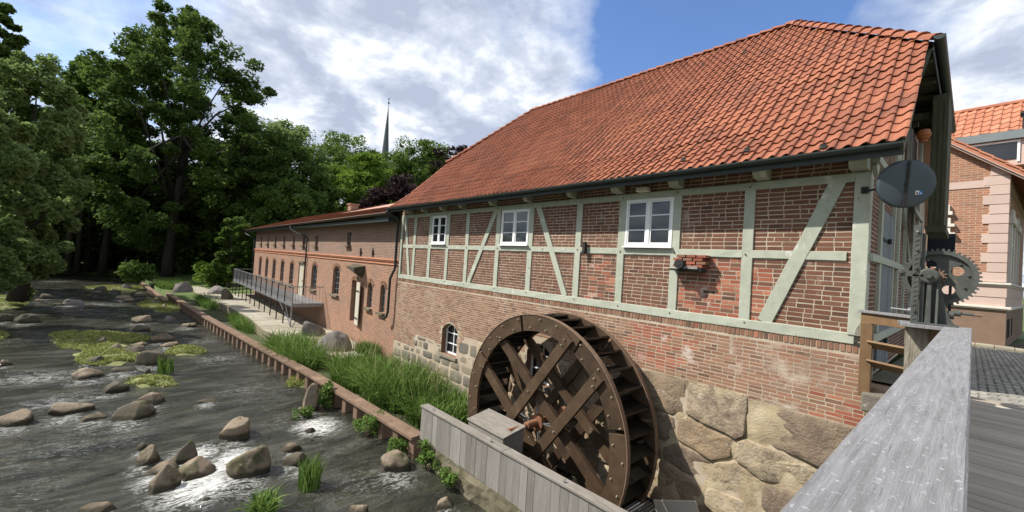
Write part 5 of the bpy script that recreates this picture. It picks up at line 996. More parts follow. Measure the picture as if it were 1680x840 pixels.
def clump_points(cen, rad, nper, rg, flat=.75):
    n = len(cen); d = rg.normal(0, 1, (n, nper, 3)); d /= np.linalg.norm(d, axis=2)[:, :, None]; r = rg.uniform(.25, 1.0, (n, nper, 1)) ** .6; p = d * r; p[:, :, 2] *= flat
    return (cen[:, None, :] + p * rad[:, None, None]).reshape(-1, 3)
def tree(px, ptop, wpx, dist, label, leaf='leaf_mid', base=-4.8, nclump=150, nper=130, size=.30, name='broadleaf_tree', cat='tree', cbase=.15, seed=1, shape='round', limbs=7, group='trees behind the river', trunkr=.45, crad=.16, airy=0.0, pbase=None, flat=.7):
    rg = np.random.default_rng(seed); px = px - .035 * (420 - ptop); d = ray(px, 420); dh = d[:2] / np.hypot(*d[:2]); X, Y = EYE[0] + dh[0] * dist, EYE[1] + dh[1] * dist
    dep = proj((X, Y, 0))[2]
    # height so that the top reaches ptop; width from pixels
    dt = ray(px, ptop); H = dt[2] / np.hypot(*dt[:2]) * dist - base; st = dist / dep; W = wpx * dep / 680 / st
    root = thing(name, label, cat, (X, Y, base), group); rx = W / 2; c0 = base + H * cbase; hz = (base + H - c0) / 2; cz = c0 + hz
    u = rg.normal(0, 1, (nclump, 3)); u /= np.linalg.norm(u, axis=1)[:, None]; rr = rg.uniform(.35, 1.0, nclump) ** .45
    cen = u * rr[:, None]
    if shape == 'cone': k = 1 - .55 * np.clip(cen[:, 2], 0, 1); cen[:, :2] *= k[:, None]
    if shape == 'spiky':
        up = cen[:, 2] > .05; ang = np.arctan2(cen[:, 1], cen[:, 0]); q = np.round(ang / (2 * math.pi / 9)) * (2 * math.pi / 9); rad_ = np.hypot(cen[:, 0], cen[:, 1]); cen[up, 0] = (rad_ * np.cos(q))[up]; cen[up, 1] = (rad_ * np.sin(q))[up]
    wob = np.array([mnoise.noise(Vector((a * 1.6, b * 1.6, c * 1.6 + seed))) for a, b, c in u]); cen *= (1 + .22 * wob)[:, None]; cen[:, 2] = np.minimum(cen[:, 2], .93)
    P = np.stack([X + cen[:, 0] * rx, Y + cen[:, 1] * rx, cz + cen[:, 2] * hz], 1); rad = crad * 1.55 * W * rg.uniform(.5, 1.15, nclump) * .6; nper = int(nper * 1.65); size = size * .93
    # trunk and limbs reaching into the clumps
    mb = MB(); top = Vector((X + rg.normal() * .3, Y + rg.normal() * .3, base + H * .78)); b0 = Vector((X, Y, base - .3)); pts_ = [b0.lerp(top, t) + Vector((rg.normal() * .15, rg.normal() * .15, 0)) * (t > 0) for t in (0, .12, .3, .5, .75, 1)]
    mb.tube(pts_, [trunkr * 1.35, trunkr, trunkr * .85, trunkr * .6, trunkr * .3, .04], 8); mb.build('trunk', 'bark', root, smooth=True)
    for i in range(limbs):
        j = int(rg.integers(0, nclump)); tgt = Vector(P[j]); s0 = pts_[2].lerp(pts_[4], float(rg.uniform(0, .9))); mid = s0.lerp(tgt, .5) + Vector((0, 0, .06 * H * float(rg.uniform(-.3, 1)))); lb = MB(); lb.tube([s0, mid, tgt], [trunkr * .35, trunkr * .2, .05], 6); lb.build('limb', 'bark', root, smooth=True)
    kk = 9; Lb = clump_points(P, rad * .72, kk, rg, flat); Vb, qb = leaves(Lb, size * 2.6, seed + 1, elong=1.2)
    L = clump_points(P, rad, nper, rg, flat); keepm = rg.uniform(0, 1, len(L)) > airy; L = L[keepm]
    V, q = leaves(L, size, seed); tn = np.repeat(rg.uniform(0, .75, nclump), nper)[keepm] + rg.uniform(0, .24, len(L)); V = np.concatenate([V, Vb]); q = np.concatenate([q, qb + len(L) * 4]); tn = np.concatenate([tn, rg.uniform(.15, .7, len(Lb))]); fastmesh('crown', V, q, leaf, tints=tn, parent=root)
    return root
gb = lambda px, py, z: onZ(px, py, z)
below = lambda m_: (lambda x, y: (y > yb(x) + .25 + m_ * 0) & (y < -.1))
def reed(px, py, rx, ry, n, h, label, w_=.05, seed=0, lean=1.0, m='grass', z=-5.35, keep=True, cat='reeds', name='reed_clump', group='reeds and plants along the piling'):
    p = gb(px, py, z); return blades(name, p[0], p[1], rx, ry, z, n, h, w_, m=m, lean=lean, label=label, cat=cat, seed=seed, keep=below(0) if keep else None, group=group)
reed(482, 590, 2.7, 1.1, 1900, 1.25, 'dense green reed bed between the capping and the flagstone corner', seed=1)
reed(596, 628, 2.0, 1.15, 1900, 1.15, 'tall reed bed below the boulders in front of the mill corner', seed=2)
reed(655, 655, 2.0, 1.2, 1900, 1.45, 'tallest bright reed bed against the grey stone footing', seed=3)
reed(715, 690, 1.2, .9, 1100, 1.1, 'reeds behind the left end of the plank screen', seed=4, keep=False)
reed(395, 535, 3.5, .5, 700, .8, 'thin grass strip in the channel beside the terrace wall', seed=5, w_=.04)
reed(340, 500, 4.5, .7, 800, .9, 'sparse reeds in the channel at the far end of the terrace', seed=6, w_=.05)
reed(283, 470, 5, 1.4, 1500, .8, 'rough grass behind the far piling', seed=7, z=-4.95, w_=.08, keep=False)
blades('grass_tuft', -19.6, -.45, .9, .5, PZ, 900, .55, .02, m='grass', lean=.8, label='soft round grass tuft against the annex wall beside the purple boulder', cat='plant', seed=8)
p = gb(507, 800, WZ); blades('grass_tuft', p[0], p[1], .28, .22, WZ, 160, .75, .03, lean=.35, label='upright grass tuft growing in the river left of the orange tan boulder', cat='plant', seed=9)
p = gb(432, 845, WZ); blades('grass_tuft', p[0], p[1], .28, .2, WZ, 220, .45, .05, lean=.9, label='broad bladed tuft at the lower picture edge in midstream', cat='plant', seed=10)
p = gb(271, 612, WZ); blades('grass_tuft', p[0], p[1], .35, .3, WZ, 40, .8, .06, lean=.3, label='few upright pale blades by the large patched boulder', cat='plant', seed=12)
def bush(px, py, z, rx, rz, n, size, m, label, name='leafy_plant', cat='plant', seed=0, ry=None, nclump=14, group=None, stems=6, x=None, y=None, flat=.8):
    rg = np.random.default_rng(seed + 50); p = gb(px, py, z) if x is None else np.array([x, y, z]); ry = ry or rx
    u = rg.normal(0, 1, (nclump, 3)); u /= np.linalg.norm(u, axis=1)[:, None]; u *= rg.uniform(.3, .95, nclump)[:, None]; cen = np.stack([p[0] + u[:, 0] * rx, p[1] + u[:, 1] * ry, p[2] + rz * .5 + u[:, 2] * rz * .5], 1)
    root = thing(name, label, cat, tuple(p), group); rad = np.full(nclump, 0.36 * (rx * ry * rz) ** (1 / 3)) * rg.uniform(.7, 1.3, nclump)
    mb = MB()
    for i in range(stems): c = cen[i % nclump]; mb.tube([(p[0], p[1], p[2] - .1), ((p[0] + c[0]) / 2, (p[1] + c[1]) / 2, p[2] + (c[2] - p[2]) * .6), tuple(c)], [.012 * size * 10, .008 * size * 10, .003 * size * 10], 5)
    mb.build('stem', 'bark', root); L = clump_points(cen, rad, n // nclump, rg, flat); L = L[L[:, 2] > p[2] - .02]; V, q = leaves(L, size, seed); fastmesh('foliage', V, q, m, tints=rg.uniform(0, 1, len(L)), parent=root); return root
bush(532, 668, WZ, .42, .85, 1100, .085, 'grass', 'broad leaved plant hanging over the capping behind the upright rock', seed=1, flat=.9)
bush(612, 712, WZ, .62, .62, 1900, .05, 'grass', 'dense bright cress bush between river and piling', seed=2)
bush(655, 742, WZ, .42, .42, 1200, .045, 'grass', 'small fine leaved bush next to the fence corner', seed=3)
bush(0, 0, -5.5, .5, .75, 700, .06, 'grass', 'creeper climbing the mossy fence footing', seed=4, x=-9.35, y=-3.12, ry=.16)
bush(0, 0, -5.5, .4, .45, 420, .06, 'grass', 'trailing weeds at the foot of the footing further along', seed=5, x=-8.35, y=-3.15, ry=.16)
bush(495, 685, WZ, .38, .3, 700, .05, 'grass', 'low weeds round the foot of the upright pinkish rock', seed=6)
# weed islands
def island(px0, px1, py0, py1, label, seed=0, dens=900):
    a = gb(px0, (py0 + py1) / 2, WZ); b = gb(px1, (py0 + py1) / 2, WZ); t = gb((px0 + px1) / 2, py0, WZ); u = gb((px0 + px1) / 2, py1, WZ)
    c = (a + b + t + u) / 4; e1 = (b - a)[:2] / 2; e2 = (t - u)[:2] / 2; root = thing('weed_island', label, 'water weeds', tuple(c), 'weed islands in the river'); rg = np.random.default_rng(seed)
    n = 40; vs = [(c[0], c[1], WZ + .12)]; rings = 5
    for k in range(1, rings + 1):
        for i in range(n):
            q = 2 * math.pi * i / n; f = k / rings * (1 + .28 * mnoise.noise(Vector((math.cos(q) * 1.7, math.sin(q) * 1.7, seed * 3.3)))); vs.append((c[0] + (e1[0] * math.cos(q) + e2[0] * math.sin(q)) * f, c[1] + (e1[1] * math.cos(q) + e2[1] * math.sin(q)) * f, WZ + .11 * (1 - (k / rings) ** 3) - .03 * (k == rings) + .05 * mnoise.noise(Vector((q * 2, k, seed)))))
    mb = MB(); mb.add(vs, [(0, 1 + i, 1 + (i + 1) % n) for i in range(n)] + [(1 + (k - 1) * n + i, 1 + k * n + i, 1 + k * n + (i + 1) % n, 1 + (k - 1) * n + (i + 1) % n) for k in range(1, rings) for i in range(n)]); mb.build('weed_bed', 'mossbed', root, smooth=True)
    area = abs(e1[0] * e2[1] - e1[1] * e2[0]) * 3.14; N_ = int(min(16000, area * dens * 2.4)); q = rg.uniform(0, 2 * math.pi, N_); f = np.sqrt(rg.uniform(0, 1, N_)) * 1.0 * (1 + .2 * np.sin(q * 3 + seed))
    X = c[0] + (e1[0] * np.cos(q) + e2[0] * np.sin(q)) * f; Y = c[1] + (e1[1] * np.cos(q) + e2[1] * np.sin(q)) * f
    keep = vnoise(X, Y, .8, seed) + rg.uniform(-.2, .2, N_) > .30; X, Y = X[keep], Y[keep]; Lz = WZ + rg.uniform(.03, .19, len(X)) * (1.1 - f[keep] ** 2 * .6)
    V, qd = leaves(np.stack([X, Y, Lz], 1), .05, seed, elong=2.6); fastmesh('weed', V, qd, 'moss', tints=rg.uniform(0, 1, len(X)), parent=root, kind='stuff')
island(75, 240, 543, 571, 'largest yellow green weed island in midstream', 1, 420)
island(122, 232, 571, 598, 'weed island just below the largest one with rocks set in it', 2, 420)
island(274, 335, 568, 583, 'bright weed patch right of the large patched boulder', 3, 500)
island(204, 292, 618, 635, 'small weed patch with dark stones below the patched boulder', 4, 500)
island(232, 302, 489, 511, 'weed island against the far piling', 5, 300)
island(145, 238, 468, 477, 'shaded weed bank in the far water', 6, 120)
island(-30, 12, 543, 562, 'weed bank at the left picture edge', 7, 300)
island(-20, 42, 483, 508, 'mossy bank under the left trees', 8, 200)
island(470, 512, 618, 636, 'thin floating weed along the near piling', 9, 500)
# ---- trees: px of centre, px of top, px width, distance
tree(292, 14, 330, 74, 'tallest dark oak with upright branches in the middle of the wood', 'leaf_dark', seed=3, shape='spiky', nclump=230, nper=150, size=.36, limbs=26, cbase=.10, crad=.085, trunkr=.6, name='oak_tree')
tree(225, 60, 250, 88, 'paler green crown leaning out left of the tallest oak', 'leaf_mid', seed=4, nclump=170, nper=130, size=.38, cbase=.2, crad=.11)
tree(48, 62, 200, 48, 'soft pale willow hanging over the left bank', 'leaf_willow', seed=5, nclump=170, nper=170, size=.26, cbase=.0, crad=.12, name='willow_tree', flat=1.2)
tree(-20, 150, 210, 38, 'near willow crown filling the left picture edge', 'leaf_willow', seed=6, nclump=150, nper=190, size=.22, cbase=.0, crad=.12, name='willow_tree', flat=1.2)
tree(-5, -10, 100, 60, 'dark crown cut by the upper left corner', 'leaf_dark', seed=7, nclump=110, nper=120, size=.34, cbase=.35)
tree(135, 85, 150, 90, 'dark narrow tree behind the willow', 'leaf_dark', seed=8, nclump=140, nper=130, size=.36, cbase=.2)
tree(180, 150, 130, 82, 'deep shaded tree left of the oak trunk', 'leaf_dark', seed=9, nclump=110, nper=120, size=.4, cbase=.25)
tree(455, 183, 170, 92, 'light feathery crown behind the dark chestnut', 'leaf_willow', seed=10, nclump=120, nper=120, size=.4, cbase=.15)
tree(452, 222, 230, 74, 'broad dark horse chestnut over the annex roof', 'leaf_dark', seed=11, nclump=200, nper=130, size=.42, cbase=.05, crad=.12, name='chestnut_tree', flat=.55)
tree(540, 232, 130, 100, 'pale green tree between chestnut and spire', 'leaf_mid', seed=12, nclump=90, nper=110, size=.42, cbase=.1)
tree(578, 205, 120, 118, 'highest pale crown just left of the spire', 'leaf_mid', seed=13, nclump=120, nper=120, size=.45, cbase=.1, airy=.1)
tree(592, 246, 125, 84, 'bright yellow green tree in front of the spire foot', 'leaf_bright', seed=14, nclump=110, nper=130, size=.38, cbase=.05)
tree(684, 225, 125, 96, 'rounded dark green lime tree right of the spire', 'leaf_mid', seed=15, nclump=170, nper=130, size=.38, cbase=.05)
tree(640, 250, 130, 106, 'full rounded crown hiding the spire foot', 'leaf_mid', seed=27, nclump=130, nper=110, size=.42, cbase=.05)
tree(700, 240, 120, 112, 'dark rounded crown between spire and copper beech', 'leaf_mid', seed=28, nclump=130, nper=110, size=.42, cbase=.05)
tree(742, 236, 95, 90, 'purple copper beech top above the mill roof edge', 'leaf_copper', seed=16, nclump=80, nper=120, size=.36, cbase=.1, name='copper_beech_tree')
tree(655, 283, 115, 72, 'low purple copper beech above the annex roof', 'leaf_copper', seed=17, nclump=100, nper=130, size=.34, cbase=.05, name='copper_beech_tree')
tree(380, 175, 160, 84, 'dark filler crown between oak and chestnut', 'leaf_dark', seed=18, nclump=120, nper=120, size=.42, cbase=.05)
tree(100, 200, 150, 84, 'dark tree deep in the wood above the far river', 'leaf_dark', seed=19, nclump=120, nper=120, size=.42, cbase=.12)
tree(330, 250, 160, 82, 'low dark crown under the tallest oak', 'leaf_dark', seed=20, nclump=140, nper=130, size=.4, cbase=.02)
tree(255, 240, 130, 86, 'dark undergrowth tree behind the far bank', 'leaf_dark', seed=21, nclump=110, nper=120, size=.42, cbase=.06)
tree(385, 352, 62, 55, 'young light green maple at the far annex corner', 'leaf_mid', seed=22, nclump=60, nper=80, size=.26, cbase=.1, trunkr=.1, base=-4.7, group=None, name='young_tree')
tree(190, 330, 120, 96, 'dark thicket behind the shaded far water', 'leaf_dark', seed=23, nclump=100, nper=110, size=.5, cbase=.0)
tree(60, 330, 140, 90, 'dark thicket behind the left bank', 'leaf_dark', seed=24, nclump=100, nper=110, size=.5, cbase=.0)
tree(-60, 120, 200, 66, 'dark tree outside the left edge behind the willow', 'leaf_dark', seed=25, nclump=120, nper=120, size=.4, cbase=.1)
tree(480, 300, 130, 64, 'lowest drooping chestnut boughs above the annex roof', 'leaf_dark', seed=26, nclump=120, nper=110, size=.38, cbase=.1)
for i, px in enumerate((112, 128, 143, 152, 168, 236, 98)):
    d = ray(px, 420); dh = d[:2] / np.hypot(*d[:2]); X, Y = EYE[0] + dh[0] * (78 + i * 3), EYE[1] + dh[1] * (78 + i * 3); mb = MB(); mb.tube([(X, Y, -5), (X + .2, Y, 3), (X + (.8 if i % 2 else -.6), Y + .3, 15)], [.34, .27, .14], 8)
    tag(mb.build('tree_trunk', 'bark', None, smooth=True), ('bare dark trunk in the wood, ' + ['third', 'fourth', 'fifth', 'sixth', 'seventh', 'eighth', 'second'][i] + ' in line from the left'), 'tree', 'bare trunks in the dark wood')
bush(352, 470, -4.8, 1.9, 3.4, 4500, .20, 'leaf_bright', 'bright yellow green bush at the far end of the terrace', name='bush', cat='bush', nclump=34, seed=21)
bush(322, 452, -4.8, 2.2, 1.6, 3000, .22, 'leaf_mid', 'low dark green shrub on the grass bank under the oak', name='bush', cat='bush', nclump=26, seed=22)
bush(225, 465, -4.9, 1.5, 2.6, 1900, .22, 'leaf_mid', 'shrub at the tip of the grass bank by the far piling', name='bush', cat='bush', nclump=26, seed=23)
bush(300, 445, -4.6, 4.5, 2.6, 3500, .30, 'leaf_dark', 'dark thicket at the back of the grass bank', name='bush', cat='bush', nclump=36, seed=24)
for i, (px, dd_, w_, h_) in enumerate(((20, 92, 10, 9), (90, 100, 11, 8), (150, 104, 10, 9), (215, 100, 10, 8), (280, 92, 10, 10), (345, 84, 9, 9), (400, 78, 8, 9), (-50, 86, 11, 9))):
    d = ray(px, 420); dh = d[:2] / np.hypot(*d[:2]); bush(0, 0, -4.9, w_, h_, 4200, .55, 'leaf_dark', 'dark understorey mass in the wood, ' + ['second', 'third', 'fourth', 'fifth', 'sixth', 'seventh', 'eighth', 'first'][i] + ' from the left', name='thicket', cat='thicket', nclump=40, seed=30 + i, x=dh[0] * dd_, y=-9 + dh[1] * dd_, group='understorey in the wood')
# far wood as one mass closing the horizon
reed(560, 600, 3.0, 1.0, 120, 1.75, 'scattered taller straw coloured stems among the reeds', seed=31, lean=.5, m='straw', w_=.03)
reed(670, 660, 2.2, 1.0, 100, 1.85, 'pale flowering stems standing over the nearest reeds', seed=32, lean=.45, m='straw', w_=.03)
rg = np.random.default_rng(5); q = rg.uniform(math.radians(95), math.radians(262), 700); rad_ = rg.uniform(118, 190, 700); cen = np.stack([rad_ * np.cos(q), rad_ * np.sin(q), rg.uniform(-4, 9, 700)], 1)
L = clump_points(cen, np.full(700, 5.5), 60, rg, .8); V, qq = leaves(L, 1.2, 5); wd = fastmesh('far_wood', V, qq, 'leaf_dark', tints=rg.uniform(0, 1, len(L)), kind='stuff'); tag(wd, 'dark wooded background behind the river and the annex', 'wood')
q = rg.uniform(math.radians(262), math.radians(352), 420); rad_ = rg.uniform(85, 120, 420); cen = np.stack([rad_ * np.cos(q), -9 + rad_ * np.sin(q), rg.uniform(-5, 6, 420)], 1)  # unseen trees added so the window panes reflect a dark tree line
L = clump_points(cen, np.full(420, 5.0), 60, rg, .8); V, qq = leaves(L, 1.2, 6); wd = fastmesh('far_wood', V, qq, 'leaf_dark', tints=rg.uniform(0, 1, len(L)), kind='stuff'); tag(wd, 'unseen dark tree line added behind the viewpoint for the window reflections', 'wood')
# ---- church spire far away
d = ray(620, 420); dh = d[:2] / np.hypot(*d[:2]); DS = 170; X, Y = dh[0] * DS, -9 + dh[1] * DS; tz = lambda py: ray(620 + .07 * (420 - py), py)[2] / np.hypot(*ray(620 + .07 * (420 - py), py)[:2]) * DS
sp_ = thing('church_spire', 'slender dark slate church spire with ball and vane rising over the trees', 'church tower', (X, Y, -2)); zt, zb_ = tz(178), tz(250); bw = 7.0 * proj((X, Y, 0))[2] / 680 * .78
mb = MB(); slope = (bw - .15) / (zt - zb_); n = 8; z2 = zb_ - 16; vs = [(X + (bw + slope * 16) * math.cos(math.pi * (2 * i + 1) / n), Y + (bw + slope * 16) * math.sin(math.pi * (2 * i + 1) / n), z2) for i in range(n)] + [(X + .12 * math.cos(math.pi * (2 * i + 1) / n), Y + .12 * math.sin(math.pi * (2 * i + 1) / n), zt) for i in range(n)]
mb.add(vs, [(i, (i + 1) % n, n + (i + 1) % n, n + i) for i in range(n)] + [tuple(range(n, 2 * n))], tint=.3); mb.build('spire', 'slate', sp_)
mb = MB(); mb.box(X - 3.4, X + 3.4, Y - 3.4, Y + 3.4, -2, z2); mb.build('tower', 'annex_upper', sp_)
mb = MB(); mb.tube([(X, Y, zt), (X, Y, tz(160))], .09, 6); mb.build('rod', 'darkiron', sp_)
me = rock_mesh('ball', .9, .9, .45, 3, 2, 'slate'); o = bpy.data.objects.new('ball', me); C.objects.link(o); adopt(o, sp_); o.location = (X, Y, tz(169)); o.matrix_parent_inverse = Matrix.Translation(-sp_.location)
mb = MB(); mb.box(X - .8, X + .4, Y - .03, Y + .03, tz(163) - .1, tz(163) + .25); mb.build('weather_vane', 'darkiron', sp_)
# ================================================================== BRIDGE
DZ = -1.55
bridge = thing('footbridge', 'timber plank bridge deck running beside the rail towards the cobbles', 'bridge', (1.5, -6, DZ))
y = -12.5; first = None; k = 0
while y < 0.12:
    w_ = .145; mb = MB(); mb.box(-.35, 4.2, y + .004, y + w_ - .004, DZ - .05, DZ + R.uniform(-.003, .003), tint=R.random()); mb.build('plank', 'deck', bridge); y += w_
mb = MB(); mb.box(-.35, 4.2, .125, .42, DZ - .06, DZ + .01, tint=.9); mb.build('threshold_board', 'deck', bridge)
for x in (-.25, 1.5, 3.6): mb = MB(); mb.box(x - .12, x + .12, -12.5, .1, DZ - .42, DZ - .055); mb.build('girder', 'brownwood', bridge)
rail = thing('bridge_railing', 'wide silver grey cap plank on boarded bridge railing in the foreground', 'railing', (-.12, -5, DZ))
mb = MB(); nseg = 60; vs = []
for i in range(nseg + 1):
    y = -10.2 + 9.35 * i / nseg
    for x, z in ((-.240, -.512), (-.243, -.456), (-.238, -.450), (-.002, -.448), (.004, -.454), (.002, -.512)): vs.append((x + .0015 * mnoise.noise(Vector((y * 4, x * 9, 0))), y, z + .0015 * mnoise.noise(Vector((y * 5, 3 + x * 5, z)))))
mb.add(vs, [(6 * i + q, 6 * i + (q + 1) % 6, 6 * i + 6 + (q + 1) % 6, 6 * i + 6 + q) for i in range(nseg) for q in range(6)] + [(0, 1, 2, 3, 4, 5), tuple(6 * nseg + q for q in (5, 4, 3, 2, 1, 0))]); mb.build('cap_plank', 'railwood', rail)
for y in (-9.2, -6.6, -4.2, -1.9): mb = MB(); mb.box(-.19, -.07, y - .06, y + .06, DZ, -.513); mb.build('post', 'brownwood', rail)
for y0, y1 in ((-9.14, -6.66), (-6.54, -4.26), (-4.14, -1.96)):
    for z0, z1 in ((-.82, -.535), (-1.10, -.825), (-1.38, -1.15)): mb = MB(); mb.box(-.15, -.115, y0, y1, z0, z1, tint=R.random()); mb.build('board', 'greywood', rail)
mb = MB(); mb.box(-.15, -.115, -1.84, -.7, -1.36, -.56); mb.build('board', 'greywood', rail)
# end of the railing: cross plank, split post, brown barrier to the mill corner
mb = MB(); mb.box(-.66, -.24, -1.20, -.78, -.505, -.455); mb.box(-.72, -.42, -.78, -.62, -.5, -.455); mb.build('end_plank', 'railwood', rail, bevel=.005)
mb = MB(); mb.beam((-.50, -.86, -2.6), (-.50, -.86, -.508), .22, .24, seg=10, jit=.008); mb.build('end_post', 'stump', rail)
mb = MB(); mb.box(-.38, .0, -.95, -.75, -.75, -.515); mb.build('corbel', 'brownwood', rail, bevel=.008)
bar = thing('timber_barrier', 'brown varnished barrier with grey handrail between mill corner and gear post', 'barrier', (-.9, -.4, DZ))
mb = MB(); mb.beam((-1.22, -.12, -.40), (-.56, -.52, -.40), .13, .04, seg=3, jit=.002); mb.build('handrail', 'railwood', bar, bevel=.004)
mb = MB(); mb.beam((-1.20, -.12, -.50), (-.56, -.50, -.50), .07, .17); mb.build('top_rail', 'brownwood', bar, bevel=.005)
mb = MB(); mb.beam((-1.13, -.16, -1.75), (-1.13, -.16, -.58), .13, .15, up=(1, 0, 0)); mb.build('post', 'brownwood', bar, bevel=.008)
for z in (-.92, -1.22): mb = MB(); mb.beam((-1.08, -.17, z), (-.58, -.46, z), .20, .035, up=(.35, .6, 1)); mb.build('slat', 'brownwood', bar, bevel=.004)
ab = rough_wall('abutment', -1.17, 4.2, -.0, -6.4, -1.63, .6, 'rubble', 40, 30, .10); tag(ab, 'rubble stone abutment carrying the end of the bridge below the barrier', 'wall')
mb = MB(); mb.box(-1.15, -.30, -.32, .35, -1.98, -1.68, tint=.5); mb.build('coping', 'ashlar', ab, bevel=.03)
# ================================================================== SLUICE GEAR
gear = thing('sluice_winch', 'grey green cast iron sluice gear with toothed wheel and perforated rack on the rail end', 'winch', (-.3, -.95, -.45))
GX, GZ, GY = -.315, .196, -.86
def ring_prism(mb, cx, cz, y0, y1, outer, inner=None, holes=()):
    pass
mb = MB(); NT = 44; vs = []; prof = []
for k in range(NT):
    for f, r in ((0.0, .362), (.22, .362), (.32, .392), (.66, .392), (.78, .362)): a_ = 2 * math.pi * (k + f) / NT; prof.append((a_, r))
n = len(prof)
for y in (GY - .03, GY + .07):
    for a_, r in prof: vs.append((GX + r * math.cos(a_), y, GZ + r * math.sin(a_)))
    for a_, r in prof: vs.append((GX + .315 * math.cos(a_), y, GZ + .315 * math.sin(a_)))
fs = []
for i in range(n): j = (i + 1) % n; fs += [(i, j, n + j, n + i), (2 * n + i, 3 * n + i, 3 * n + j, 2 * n + j), (i, 2 * n + i, 2 * n + j, j), (n + i, n + j, 3 * n + j, 3 * n + i)]
mb.add(vs, fs); mb.build('toothed_rim', 'iron', gear)
# web disc with four round openings, built as radial grid with cells left out
mb = MB(); NA, NRr = 96, 22; HOL = [(.19, math.radians(28)), (.19, math.radians(118)), (.19, math.radians(-62)), (.19, math.radians(208))]
idx = {}; vs = []
def gp(i, j):
    r = .03 + (.318 - .03) * j / NRr; a_ = 2 * math.pi * i / NA; x, z = r * math.cos(a_), r * math.sin(a_)
    for hr, ha in HOL:
        hx, hz = hr * math.cos(ha), hr * math.sin(ha); d = math.hypot(x - hx, z - hz)
        if .058 < d < .078: x, z = hx + (x - hx) / d * .062, hz + (z - hz) / d * .062
    return x, z
for y in (GY + .022, GY + .048):
    for i in range(NA):
        for j in range(NRr + 1): x, z = gp(i, j); vs.append((GX + x, y, GZ + z))
def inh(i, j):
    r = .03 + (.288) * (j + .5) / NRr; a_ = 2 * math.pi * (i + .5) / NA; return any(math.hypot(r * math.cos(a_) - hr * math.cos(ha), r * math.sin(a_) - hr * math.sin(ha)) < .064 for hr, ha in HOL)
w1 = NRr + 1; o2 = NA * w1; fs = []
for i in range(NA):
    for j in range(NRr):
        if inh(i, j): continue
        i2 = (i + 1) % NA; fs.append((i * w1 + j, i2 * w1 + j, i2 * w1 + j + 1, i * w1 + j + 1)); fs.append((o2 + i * w1 + j, o2 + i * w1 + j + 1, o2 + i2 * w1 + j + 1, o2 + i2 * w1 + j))
mb.add(vs, fs); mb.build('web', 'iron', gear)
for k in range(10):
    a_ = 2 * math.pi * k / 10 + .15; mb = MB(); r = .265 if k % 2 else .27; mb.tube([(GX + r * math.cos(a_), GY + .03, GZ + r * math.sin(a_)), (GX + r * math.cos(a_), GY + .002, GZ + r * math.sin(a_))], [.02, .015], 6); mb.build('bolt', 'iron', gear)
# rack: double plate with punched slots
def slotted(x0, x1, z0, z1, y0, y1, step=.062):
    mb = MB(); xm = (x0 + x1) / 2; hw = .018; mb.box(x0, xm - hw, y0, y1, z0, z1); mb.box(xm + hw, x1, y0, y1, z0, z1); z = z0
    while z < z1 - .02: mb.box(xm - hw - .001, xm + hw + .001, y0 + .001, y1 - .001, z, min(z1, z + step * .55)); z += step
    return mb
mb = MB(); mb.box(-.565, -.495, -1.13, -1.11, -.455, .885); mb.build('rack_plate', 'iron', gear, bevel=.004)
for k in range(20): mb = MB(); z = -.40 + k * .063; mb.beam((-.550, -1.132, z), (-.512, -1.132, z + .022), .012, .010, up=(0, -1, 0)); mb.build('rack_tooth', 'iron', gear)
mb = MB(); mb.box(-.565, -.495, -1.035, -1.02, -.455, .885); mb.box(-.562, -.498, -1.108, -1.037, .84, .88); mb.build('rack_plate', 'iron', gear)
mb = MB(); mb.box(-.485, -.445, -1.08, -1.04, -.455, .78); mb.build('rack_guide', 'iron', gear, bevel=.004)
for z in (-.28, .3, .55, .80): mb = MB(); mb.tube([(-.53, -1.13, z), (-.53, -1.155, z)], [.02, .016], 6); mb.build('bolt', 'steel' if z == .8 else 'iron', gear)
# A-frame pedestal with curved legs
mb = MB(); poly = [(-.485, -.455), (-.13, -.455), (-.185, -.37), (-.225, -.25), (-.265, -.08), (-.29, .10), (-.31, .26), (-.47, .26), (-.475, .12), (-.48, -.1)]
mb.prism(poly, lambda u, v, d: (u, -1.02 + d, v), 0, .028); mb.build('pedestal', 'iron', gear, bevel=.005)
mb = MB(); mb.prism([(-.43, -.455), (-.37, -.455), (-.375, .12), (-.415, .12)], lambda u, v, d: (u, -1.10 + d, v), 0, .078); mb.prism([(-1.14, -.455), (-.80, -.455), (-.98, .1), (-1.06, .1)], lambda u, v, d: (-.33 + d, u, v), 0, .025); mb.build('rib', 'iron', gear, bevel=.005)
mb = MB(); mb.box(-.50, -.12, -1.16, -.84, -.456, -.43); mb.build('base_plate', 'iron', gear, bevel=.004)
mb = MB(); mb.tube([(-.405, -1.13, .205), (-.405, -1.12, .205), (-.405, -1.0, .205), (-.405, -.8, .205)], [.08, .10, .10, .07], 24); mb.build('bearing', 'iron', gear)
mb = MB(); mb.tube([(-.405, -1.135, .205), (-.405, -1.165, .205)], [.045, .04], 6); mb.build('nut', 'iron', gear)
mb = MB(); mb.beam((-.70, -1.10, .235), (-.46, -1.10, .225), .045, .06); mb.beam((-.67, -1.12, .20), (-.45, -1.12, .20), .02, .035); mb.tube([(-.68, -1.14, .235), (-.68, -1.06, .235)], .042, 14); mb.tube([(-.68, -1.165, .235), (-.68, -1.14, .235)], .022, 6); mb.build('pawl_arm', 'iron', gear, bevel=.004)
mb = MB(); vs = []; NP_ = 12; prof = []
for k in range(NP_):
    for f, r in ((0, .068), (.3, .068), (.4, .098), (.7, .098), (.8, .068)): prof.append((2 * math.pi * (k + f) / NP_, r))
n = len(prof); PXc, PZc = -.335, .215
for y in (-.935, -.88):
    for a_, r in prof: vs.append((PXc + r * math.cos(a_), y, PZc + r * math.sin(a_)))
